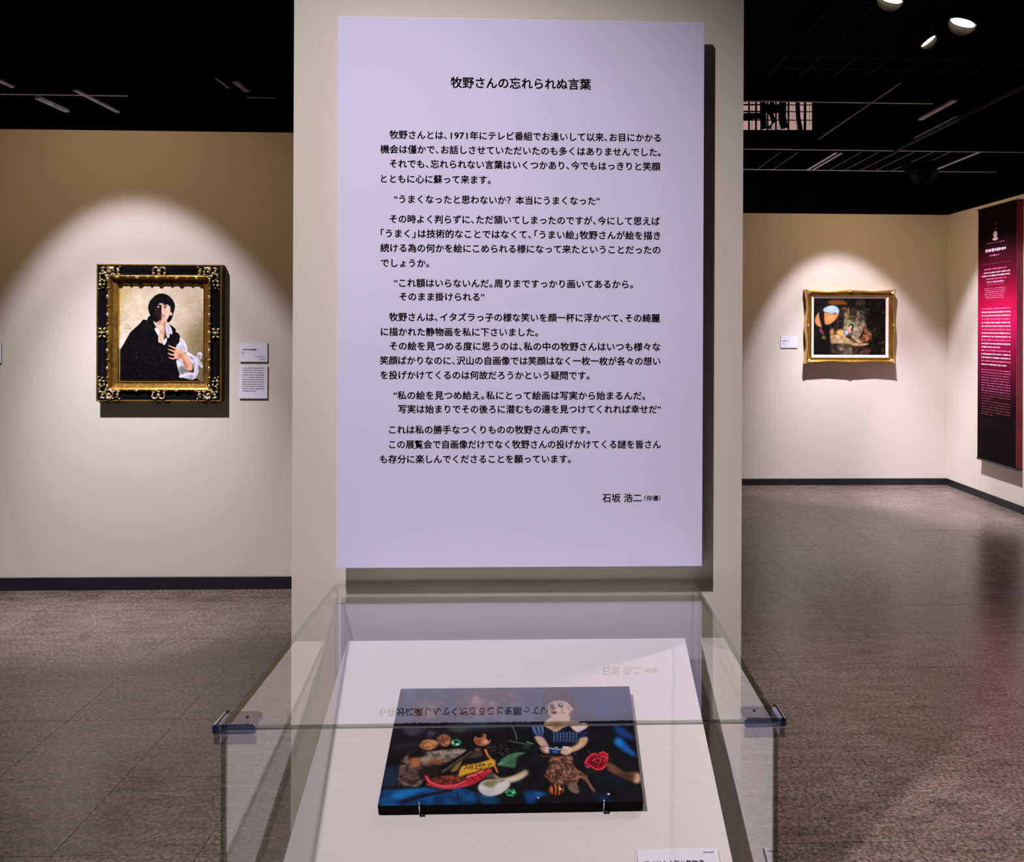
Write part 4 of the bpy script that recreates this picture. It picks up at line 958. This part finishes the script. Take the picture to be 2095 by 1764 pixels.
pc.fill([(1345, 1340), (1390, 1265), (1480, 1232), (1590, 1235), (1650, 1262), (1720, 1250), (1755, 1300), (1700, 1370), (1620, 1420), (1500, 1445), (1400, 1415)], (204, 200, 198), 1)
pc.fill([(1390, 1290), (1460, 1250), (1570, 1240), (1630, 1265), (1570, 1290), (1540, 1340), (1470, 1330)], (128, 120, 84), 2); pc.ell((1480, 1400), (80, 30), (168, 170, 178), 5)
pc.fill([(1450, 1170), (1530, 1150), (1540, 1210), (1460, 1220)], (84, 66, 54), 2)
for q in np.linspace(0, 6.3, 7): pc.line([(1760 + 70 * math.cos(q), 1400 + 48 * math.sin(q)), (1760 + 60 * math.cos(q + 1.0), 1400 + 40 * math.sin(q + 1.0)), (1760 + 20 * math.cos(q + 2), 1400 + 14 * math.sin(q + 2))], 17, [(26, 132, 74), (64, 186, 116)][int(q) % 2])
pc.ell((1745, 1410), (20, 12), (10, 40, 26)); pc.ell((1790, 1395), (16, 9), (170, 236, 190))
# ---- right half
pc.mp = MC
pc.tex([(430, 240), (450, 130), (560, 90), (700, 105), (800, 180), (850, 270), (900, 440), (780, 460), (490, 440), (450, 360)], ((34, 16, 14), (70, 40, 36)), 2, 41, 1)
pc.fill([(486, 225), (560, 235), (620, 190), (690, 215), (760, 265), (800, 320), (832, 310), (828, 350), (790, 370), (755, 425), (690, 452), (570, 452), (505, 405), (478, 310)], (178, 150, 134), 1)
pc.fill([(486, 250), (560, 250), (556, 350), (530, 400), (490, 360)], (128, 100, 96), 5); pc.fill([(640, 360), (720, 330), (740, 410), (660, 440)], (206, 170, 148), 6)
pc.ell((654, 300), (36, 24), (26, 26, 32), 0); pc.ell((661, 294), (9, 7), (210, 210, 216)); pc.ell((552, 304), (24, 18), (44, 34, 36), 1); pc.line([(615, 268), (690, 270)], 8, (110, 80, 70)); pc.ell((572, 340), (22, 14), (120, 88, 82), 2); pc.ell((580, 390), (34, 17), (120, 46, 46), 1); pc.ell((585, 360), (14, 9), (220, 196, 184), 2)
pc.tex([(425, 330), (440, 210), (480, 135), (570, 92), (700, 108), (800, 180), (855, 290), (860, 400), (835, 350), (812, 330), (780, 286), (720, 250), (650, 236), (585, 240), (525, 258), (490, 300), (474, 380), (446, 400)], ((34, 16, 14), (74, 42, 36)), 2, 43, 0.6); pc.line([(600, 215), (616, 250)], 12, (24, 16, 16)); pc.line([(655, 215), (676, 250)], 12, (24, 16, 16)); pc.line([(525, 215), (540, 250)], 12, (24, 16, 16))
pc.fill([(560, 430), (760, 420), (770, 520), (740, 560), (600, 640), (520, 600), (440, 540)], (188, 158, 128), 1); pc.fill([(540, 520), (680, 520), (640, 590), (580, 600)], (140, 104, 70), 4)
DR = (14, 20, 40)
pc.fill([(260, 575), (280, 530), (440, 505), (445, 560), (600, 640), (710, 575), (860, 645), (1000, 580), (1005, 680), (900, 745), (800, 780), (700, 790), (560, 775), (440, 700), (330, 695)], DR, 1)
pc.fill([(785, 565), (860, 540), (960, 518), (1004, 560), (950, 605), (858, 638)], (214, 184, 176), 1); pc.fill([(740, 500), (900, 500), (860, 550), (760, 560)], (180, 142, 118), 2)
for k in range(8):
    x_ = 572 + 40 * k; pc.line([(x_, 640 - 10 * (k % 2)), (x_ + 8, 700), (x_ - 4, 765)], 15, (56, 92, 156), 0.95, w1=9)
    for q in range(3): pc.ell((x_ + 3, 660 + 38 * q), (6, 9), (150, 176, 214), 1)
for k in range(9): pc.line([(285 + 18 * k, 540 + 14 * (k % 3)), (300 + 17 * k, 610 + 8 * (k % 4)), (345 + 11 * k, 680)], 12, [(40, 76, 140), (96, 134, 196), (150, 172, 206)][k % 3], 0.9, w1=6)
pc.line([(870, 650), (990, 650)], 12, (44, 80, 150)); pc.line([(890, 690), (980, 680)], 10, (36, 66, 120))
pc.fill([(328, 695), (430, 700), (500, 800), (500, 830), (440, 830), (380, 790)], (196, 156, 136), 1); pc.fill([(395, 830), (470, 800), (505, 830), (520, 900), (470, 910), (420, 880)], (150, 112, 94), 1)
for P_ in ([(440, 850), (490, 890)], [(460, 830), (505, 880)], [(480, 820), (515, 860)]): pc.line(P_, 18, (226, 196, 182))
pc.fill([(900, 715), (995, 700), (990, 770), (920, 840), (800, 890), (780, 840), (870, 790)], (190, 150, 114), 1); pc.fill([(880, 780), (960, 760), (880, 830), (800, 860)], (220, 186, 158), 4)
pc.fill([(655, 880), (700, 820), (790, 830), (795, 890), (740, 925), (680, 915)], (216, 184, 164), 1)
for k in range(3): pc.line([(655, 870 + 18 * k), (740, 860 + 20 * k)], 9, (150, 112, 94))
pc.ell((580, 868), (70, 52), (20, 40, 88), 1); pc.line([(520, 835), (560, 850), (620, 828)], 16, (176, 204, 236)); pc.line([(560, 880), (610, 890)], 16, (90, 130, 200)); pc.line([(600, 860), (660, 850)], 14, (200, 216, 236)); pc.line([(690, 820), (740, 832)], 16, (240, 232, 228))
# stump
STP = [(510, 985), (560, 955), (790, 940), (815, 1030), (860, 1100), (990, 1180), (1010, 1260), (1095, 1380), (1050, 1370), (980, 1260), (900, 1220), (870, 1280), (885, 1405), (790, 1380), (730, 1310), (600, 1290), (510, 1250), (470, 1150), (520, 1060)]
pc.tex(STP, ((78, 46, 36), (152, 102, 84)), 2, 42, 1, 1.2)
for k in range(70):
    x_ = rng.uniform(510, 840); y_ = rng.uniform(1000, 1260); pc.line([(x_, y_), (x_ + rng.uniform(-20, 20), y_ + 26), (x_ + rng.uniform(-24, 24), y_ + 48)], 9, [(22, 12, 10), (34, 20, 16), (186, 136, 116)][k % 3], 0.9, w1=4)
pc.line([(410, 930), (440, 945), (530, 935), (580, 955), (800, 935)], 14, (116, 74, 56)); pc.line([(870, 1180), (990, 1230), (1040, 1320), (1090, 1380)], 26, (128, 92, 80), w1=18); pc.line([(450, 1180), (510, 1230), (560, 1260)], 18, (110, 76, 64))
pc.fill([(750, 1330), (800, 1270), (850, 1300), (880, 1400), (800, 1390)], (112, 92, 86), 1)
pc.fill([(545, 965), (640, 960), (600, 990)], (176, 112, 88), 2); pc.fill([(740, 955), (790, 950), (770, 1000)], (168, 104, 84), 2)
pc.ell((605, 1362), (94, 70), (196, 88, 42), 1)
for k in range(3): pc.line([(560 + 55 * k, 1305), (575 + 48 * k, 1360), (570 + 45 * k, 1425)], 24, (24, 12, 10))
pc.ell((652, 1356), (20, 9), (255, 240, 220)); pc.ell((640, 1330), (14, 10), (230, 130, 80))
# rose
ROSE = [(960, 1030), (990, 960), (1060, 900), (1130, 905), (1180, 885), (1250, 910), (1258, 970), (1240, 1060), (1180, 1110), (1100, 1115), (1030, 1080)]
pc.fill(ROSE, (176, 22, 44), 1); pc.fill([(1010, 1020), (1060, 950), (1160, 940), (1220, 980), (1190, 1060), (1100, 1080)], (92, 6, 20), 3)
for P_ in ([(965, 1030), (1000, 960), (1070, 905), (1130, 930)], [(1150, 900), (1200, 885), (1252, 920), (1250, 1000)], [(1240, 1040), (1180, 1105), (1100, 1110), (1040, 1060)], [(1060, 1000), (1110, 960), (1170, 980), (1150, 1030), (1100, 1020)], [(970, 1060), (1010, 1090), (1030, 1050)], [(1180, 940), (1230, 960), (1200, 1010)]):
    pc.line(P_, 17, (232, 76, 92), w1=8)
for k in range(24): pc.ell((rng.uniform(1040, 1220), rng.uniform(930, 1080)), (9, 7), [(214, 50, 70), (60, 2, 12)][k % 2], 0)
pc.fill([(930, 1080), (990, 1130), (1100, 1130), (1000, 1150)], (48, 66, 50), 2); pc.line([(830, 900), (860, 940)], 10, (70, 72, 68)); pc.line([(1000, 870), (1030, 905)], 10, (74, 76, 72))
# blue drapery and leg
pc.fill([(1080, 200), (1180, 260), (1260, 400), (1280, 480), (1150, 440)], (30, 56, 100), 10)
pc.fill([(1330, 540), (1440, 580), (1590, 700), (1580, 740), (1450, 700), (1360, 650)], (14, 60, 118), 4)
pc.fill([(1335, 740), (1370, 695), (1440, 720), (1500, 800), (1612, 920), (1590, 945), (1480, 890), (1370, 810)], (16, 92, 170), 3); pc.fill([(1350, 740), (1400, 740), (1420, 800), (1370, 790)], (40, 140, 216), 4)
pc.fill([(1255, 1015), (1350, 1060), (1470, 1140), (1630, 1140), (1662, 1240), (1610, 1288), (1562, 1262), (1420, 1200), (1260, 1120)], (106, 74, 54), 2); pc.fill([(1620, 1150), (1655, 1180), (1660, 1260), (1600, 1280), (1590, 1220)], (206, 166, 138), 2); pc.fill([(1380, 1160), (1480, 1150), (1580, 1210), (1480, 1230)], (54, 36, 28), 5)
pc.fill([(190, 1400), (260, 1375), (420, 1385), (540, 1445), (420, 1440), (300, 1540), (220, 1515)], (8, 60, 112), 3); pc.fill([(330, 1400), (430, 1410), (420, 1440), (350, 1430)], (26, 110, 176), 3); pc.ell((375, 1465), (14, 7), (240, 244, 250)); pc.ell((1262, 1418), (18, 11), (235, 235, 238))
pc.fill([(1100, 1460), (1240, 1450), (1320, 1500), (1180, 1510)], (12, 36, 80), 5); pc.fill([(1160, 1200), (1300, 1210), (1480, 1290), (1300, 1270)], (12, 28, 58), 5); pc.fill([(1030, 1410), (1180, 1420), (1240, 1450), (1080, 1440)], (14, 34, 70), 4)
pc.fill([(180, 840), (240, 760), (300, 780), (220, 850)], (44, 70, 50), 3); pc.line([(230, 760), (310, 785)], 12, (140, 160, 140)); pc.line([(1230, 165), (1330, 170), (1430, 165)], 10, (84, 88, 104), 0.6); pc.line([(1280, 120), (1340, 125)], 9, (84, 88, 104), 0.6)
pc.a = np.clip(pc.a, 0, 255)
link('picture', paint_mesh('picture', pc, PP(qx0, s1), Vector((qx1 - qx0, 0, 0)), up * (s0 - s1), M['gloss_oil'], 1.0), sp)
# two hook pins holding it
for xpx in (858.5, 1236):
    pa = atPlane(xpx, 1645, p0, bn); x_ = pa.x
    mb = MB(); mb.tube([PP(x_, s0 - 0.0024, -PT - 0.0005), PP(x_, s0 - 0.0024, 0.0025), PP(x_, s0 - 0.0005, 0.0042)], 0.0014, 8)
    pin = thing('holding_pin', 'steel pin at the %s of the still life lower edge' % ('left' if xpx < 1000 else 'right'), 'pin', PP(x_, s0 - 0.0024, -PT))
    link('shank', mb.mesh('shank', M['metal'], True), pin)
    mb = MB(); mb.ell(PP(x_, s0 + 0.0002, 0.0046), (0.0022, 0.0022, 0.0022), 0, 10, 6); link('tip', mb.mesh('tip', M['metal'], True), pin)
    c_ = PP(x_ + 0.005, s0 - 0.004, -PT + 0.003)
    mb = MB(); mb.tube([PP(x_ - 0.0005, s0 - 0.0046, -PT + 0.0014), PP(x_ + 0.010, s0 - 0.0046, -PT + 0.0014)], 0.0012, 8); link('foot', mb.mesh('foot', M['rubber'], True), pin)
# caption card in the case
pb = Vector((0, YB1, zb1)) + bn * 0.0052
TL2, TR2 = atPlane(1302, 1736.5, pb, bn), atPlane(1467.5, 1736, pb, bn)
sT = ((TL2 + TR2) / 2 - pb).dot(up)
sB = sT - 0.075
def CP(x, s, d=0.0): return Vector((x, pb.y, pb.z)) + up * s + bn * d
cc = thing('caption_card', 'white caption card with bold black title lying on the slanted board', 'label', CP((TL2.x + TR2.x) / 2, sB, -0.005))
v = [CP(TL2.x, sB, -0.0045), CP(TR2.x, sB, -0.0045), CP(TR2.x, sT, -0.0045), CP(TL2.x, sT, -0.0045), CP(TL2.x, sB), CP(TR2.x, sB), CP(TR2.x, sT), CP(TL2.x, sT)]
link('card', mesh('card', v, BOXF, [M['label'], M['label_edge']], [1, 0, 1, 1, 1, 1]), cc)
ta, tb = atPlane(1319, 1768.5, pb, bn), atPlane(1441, 1768.5, pb, bn)
em = (tb.x - ta.x) / 9.9
put_text('card_title', 'アメリカ人形と静物達', CP(ta.x, (ta - pb).dot(up), 0.0004), Vector((1, 0, 0)), up, tb.x - ta.x, em * 1.12, M['ink'], cc, 0.02)
ta, tb = atPlane(1439, 1744.5, pb, bn), atPlane(1460, 1744.5, pb, bn)
mb = MB(); r_ = random.Random(9); x_ = ta.x
while x_ < tb.x:
    w = r_.uniform(0.0008, 0.002); s_ = (ta - pb).dot(up)
    mb.add([CP(x_, s_ - 0.0012, 0.0004), CP(x_ + w, s_ - 0.0012, 0.0004), CP(x_ + w, s_ + 0.0014, 0.0004), CP(x_, s_ + 0.0014, 0.0004)], [(0, 1, 2, 3)]); x_ += w + 0.0004
link('small_print', mb.mesh('small_print', M['grey_ink']), cc)

# ================================================================== CEILING: tracks, trays, lamps
ZR = 3.62
def bar(name, pa, pb, w, h, m, label, cat='ceiling rail', group=None):
    a, b = Vector(pa), Vector(pb); d = (b - a)
    horiz = abs(d.x) > abs(d.y)
    c = (a + b) / 2
    if horiz: bb = (min(a.x, b.x), max(a.x, b.x), c.y - w / 2, c.y + w / 2, c.z - h / 2, c.z + h / 2)
    else: bb = (c.x - w / 2, c.x + w / 2, min(a.y, b.y), max(a.y, b.y), c.z - h / 2, c.z + h / 2)
    o = link(name, box(name, bb, M[m], min(w, h) * 0.15, 1), None, (c.x, c.y, c.z - h / 2))
    tag(o, label, cat, group); return o
def pbar(pxs, w, h, m, label, z=ZR, name='ceiling_rail'):
    (xa, ya, xb, yb) = pxs
    return bar(name, atZ(xa, ya, z), atZ(xb, yb, z), w, h, m, label)
pbar((1500, 208.5, 1912, 210), 0.02, 0.006, 'rail', 'thin pale rail crossing just above the lit window')
pbar((1500, 305, 2120, 311), 0.022, 0.010, 'rail', 'pale front rail of the ceiling ladder rack above the landscape')
pbar((1500, 347, 2040, 351.5), 0.022, 0.010, 'rail', 'pale rear rail of the ceiling ladder rack above the landscape')
pbar((-20, 192, 262, 196), 0.02, 0.008, 'rail', 'thin pale rail crossing the black ceiling at the far left')
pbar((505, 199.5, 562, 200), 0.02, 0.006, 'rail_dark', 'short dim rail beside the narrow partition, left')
def ybar(p_, q_, w, h, m, label, z=ZR):
    a = atZ(p_[0], p_[1], z); b = atZ(q_[0], q_[1], z); c = (a.x + b.x) / 2
    return bar('ceiling_rail', (c, a.y, z), (c, b.y, z), w, h, m, label)
ybar((1882, 244), (1955, 205), 0.045, 0.02, 'rail', 'short pink lit track above the right painting')
ybar((1906, 349), (2008, 311.5), 0.04, 0.01, 'rail', 'bright slat at the right end of the ladder rack')
ybar((1652, 347), (1712, 312), 0.035, 0.01, 'rail', 'first of a bright pair of slats in the ladder rack')
ybar((1664, 347), (1722, 313), 0.03, 0.01, 'rail', 'second of a bright pair of slats in the ladder rack')
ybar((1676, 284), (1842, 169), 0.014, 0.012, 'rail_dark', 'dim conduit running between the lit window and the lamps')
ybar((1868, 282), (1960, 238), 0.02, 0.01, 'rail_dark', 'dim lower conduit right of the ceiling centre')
ybar((2020, 311), (2085, 0), 0.05, 0.03, 'wire', 'dark hanging duct edge beside the lamps')
for k, x_ in enumerate((1552, 1585, 1702, 1735, 1768, 1800, 1836, 1868)):
    ybar((x_, 349), (x_ + 52, 349 - 52 * (349 - 672) / (1107 - x_)) if False else (x_ + 60 * (x_ - 1107) / 700, 311), 0.010, 0.008, 'rail_dark', '%s faint slat of the ladder rack counted from the window' % ('first second third fourth fifth sixth seventh eighth'.split()[k]))
ybar((155, 184), (240, 229), 0.04, 0.02, 'rail', 'bright track above the portrait wall')
ybar((66, 199), (146, 227), 0.05, 0.03, 'rail', 'crumpled bright duct left of the bright track')
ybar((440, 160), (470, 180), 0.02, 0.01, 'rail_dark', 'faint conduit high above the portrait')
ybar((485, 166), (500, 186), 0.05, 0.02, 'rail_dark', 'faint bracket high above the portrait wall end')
ybar((-20, 163), (40, 178), 0.03, 0.02, 'rail', 'pale conduit at the left edge of the ceiling')
# suspension rods so that the rails hang from the ceiling
rods = 0
for o in [o for o in scene.objects if o.name.startswith('ceiling_rail')]:
    bb = [Vector(c) for c in o.bound_box]; x0_, x1_ = bb[0].x, bb[6].x; y0_, y1_ = bb[0].y, bb[6].y
    long_x = (x1_ - x0_) > (y1_ - y0_)
    for t in (0.06, 0.94):
        c = o.location + (Vector((x0_ + (x1_ - x0_) * t, (y0_ + y1_) / 2, bb[6].z)) if long_x else Vector(((x0_ + x1_) / 2, y0_ + (y1_ - y0_) * t, bb[6].z)))
        mb = MB(); mb.tube([c, (c.x, c.y, 5.4)], 0.003, 5)
        link('hanging_rod', mb.mesh('hanging_rod', M['black_wall']), o)
# faint wire grid
mb = MB()
for k in range(9):
    y_ = 5.2 + 0.32 * k; mb.box(2.2, 6.0, y_ - 0.002, y_ + 0.002, 4.06, 4.064)
for k in range(13):
    x_ = 2.2 + 0.32 * k; mb.box(x_ - 0.002, x_ + 0.002, 5.0, 8.0, 4.065, 4.069)
for (x_, y_) in ((2.2, 5.2), (5.9, 5.2), (2.2, 7.7), (5.9, 7.7)): mb.box(x_ - 0.003, x_ + 0.003, y_ - 0.003, y_ + 0.003, 4.06, 5.4)
o = link('wire_grid', mb.mesh('wire_grid', M['wire']), None, (4.1, 6.5, 4.06)); tag(o, 'faint wire mesh grid hanging under the ceiling at right', 'wire grid', None, 'stuff')

def lamp(c, axis, r, label, lit=True, zt=None):
    """track spotlight: can, flared hood, lens, yoke, stem to the ceiling"""
    c = Vector(c); ax = Vector(axis).normalized()
    t = thing('track_spotlight', label, 'spotlight', c, 'spotlights under the black ceiling')
    mb = MB(); mb.tube([c - ax * r * 3.4, c - ax * r * 3.3, c - ax * r * 0.9, c - ax * r * 0.2], [r * 0.55, r * 0.85, r * 0.95, r * 1.0], 20)
    link('housing', mb.mesh('housing', M['lamp_black'], True), t)
    # open hood, longer on one side (inner face light)
    A = ax.cross(Vector((0, 0, 1)) if abs(ax.z) < 0.95 else Vector((0, 1, 0))).normalized(); B = ax.cross(A)
    n = 24; v = []; f = []
    for k in range(n):
        q = 2 * math.pi * k / n; d = A * math.cos(q) + B * math.sin(q)
        ln = r * (0.02 + 0.75 * max(0, d.dot((c - Vector((0, 0, H))).normalized())))
        v += [c + d * r * 1.02 - ax * r * 0.2, c + d * r * 1.10 + ax * ln, c + d * r * 1.14 + ax * ln, c + d * r * 1.06 - ax * r * 0.2]
    for k in range(n):
        i, j = 4 * k, 4 * ((k + 1) % n)
        f += [(i, j, j + 1, i + 1), (i + 1, j + 1, j + 2, i + 2), (i + 2, j + 2, j + 3, i + 3)]
    link('hood', mesh('hood', v, f, [M['lamp_inside'] if lit else M['lamp_black'], M['lamp_black']], [0, 1, 1] * n, True), t)
    v = [c + (A * math.cos(2 * math.pi * k / 24) + B * math.sin(2 * math.pi * k / 24)) * r * 0.97 + ax * r * 0.03 for k in range(24)]
    link('lens', mesh('lens', v, [tuple(range(24))], M['lens'] if lit else M['lacquer']), t)
    top = c - ax * r * 1.8; zt = zt or 5.4
    mb = MB(); mb.tube([top + A * r * 1.2, top + A * r * 1.2 + Vector((0, 0, r * 2.2)), top - A * r * 1.2 + Vector((0, 0, r * 2.2)), top - A * r * 1.2], 0.008, 6)
    link('yoke', mb.mesh('yoke', M['lamp_black']), t)
    mb = MB(); mb.tube([top + Vector((0, 0, r * 2.2)), (top.x, top.y, zt)], 0.010, 8); link('stem', mb.mesh('stem', M['lamp_black']), t)
    return t
def tilt(x, y, ratio, ang):
    """beam direction of a round lens seen as an ellipse of that axis ratio, its short axis along ang (0 = right, 90 = up)"""
    v = ray(x, y).normalized(); R_ = v.cross(Vector((0, 0, 1))).normalized(); U_ = R_.cross(v); q = math.radians(ang)
    return -v * ratio + (R_ * math.cos(q) + U_ * math.sin(q)) * math.sqrt(1 - ratio * ratio)
lamp(atZ(1970, 46, 3.62), tilt(1970, 46, 0.30, -112), 0.080, 'large lit spotlight, lowest right of the ceiling lamps')
lamp(atZ(1899, 84, 3.72), tilt(1899, 84, 0.20, -55), 0.056, 'small lit spotlight tilted to the right wall')
lamp(atZ(1822, -3, 3.62), tilt(1822, -3, 0.30, -112), 0.072, 'lit spotlight cut off by the top edge of the picture')
lamp(atZ(1893, 362, 3.45), (0.55, -0.30, -0.78), 0.14, 'unlit black spotlight hanging in front of the ladder rack', False)

# ================================================================== LIT HALL WINDOW far behind
YW = 13.1
def wpt(x, y): return atY(x, y, YW)
wroot = struct('window_1', (lambda mb: ([mb.box(min(p.x, q.x), max(p.x, q.x), YW - 0.06, YW, min(p.z, q.z), max(p.z, q.z)) for p, q in
    [(wpt(1500, 204), wpt(1664, 208.5)), (wpt(1500, 267.5), wpt(1664, 272)), (wpt(1660.8, 205), wpt(1665, 270)), (wpt(1500, 205), wpt(1505, 270))]
    + [(wpt(1500, y - 1.3), wpt(1664, y + 1.3)) for y in (215.5, 229.2, 246.6)] + [(wpt(x - 1.1, 205), wpt(x + 1.1, 270)) for x in (1531, 1545, 1556, 1569, 1586, 1611.5, 1632, 1646)]],
    mb.mesh('window_1', M['lamp_black']))[1])(MB()), 'lit gridded window in the dark hall above the far wall')
xs = [1505, 1531, 1545, 1556, 1569, 1586, 1611.5, 1632, 1646, 1661]; ys = [208.5, 215.5, 229.2, 246.6, 267.5]
for i in range(len(xs) - 1):
    for j in range(4):
        p, q = wpt(xs[i] + 1, ys[j] + 1), wpt(xs[i + 1] - 1, ys[j + 1] - 1)
        link('pane', mesh('pane', [(p.x, YW - 0.02, q.z), (q.x, YW - 0.02, q.z), (q.x, YW - 0.02, p.z), (p.x, YW - 0.02, p.z)], [(0, 1, 2, 3)], M['lit_pane']), wroot)
YD = 12.2
def dpt(x, y): return atY(x, y, YD)
vd = thing('ventilation_duct', 'black cluster of ducts hanging before the lit hall window', 'duct', dpt(1561, 262))
def duct(name, pts, r, parent=None, label=None, cat=None):
    mb = MB(); P_ = [dpt(*p) for p in pts]
    if parent is None: P_[0].z = 5.4
    mb.tube(P_, r, 10)
    o = link(name, mb.mesh(name, M['black_wall'], True), parent, P_[-1])
    if label: tag(o, label, cat)
    return o
duct('upright_duct', [(1561, 60), (1561, 230), (1562, 263)], 0.045, vd)
duct('curved_duct', [(1602, 60), (1601, 216), (1600, 240), (1605, 262)], 0.055, vd)
duct('bent_pipe', [(1580, 205), (1577, 232), (1583, 248), (1574, 262)], 0.035, vd)
duct('cross_duct', [(1561, 222), (1585, 224), (1601, 222)], 0.06, vd)
duct('side_arm', [(1505, 238), (1561, 237)], 0.045, vd)
duct('hall_post', [(1629, 150), (1633, 240), (1639, 272)], 0.032, None, 'black slanting post before the lit hall window', 'post')
duct('hall_post', [(1648, 150), (1646.5, 210), (1646, 272)], 0.015, None, 'thin straight black post before the lit hall window', 'post')
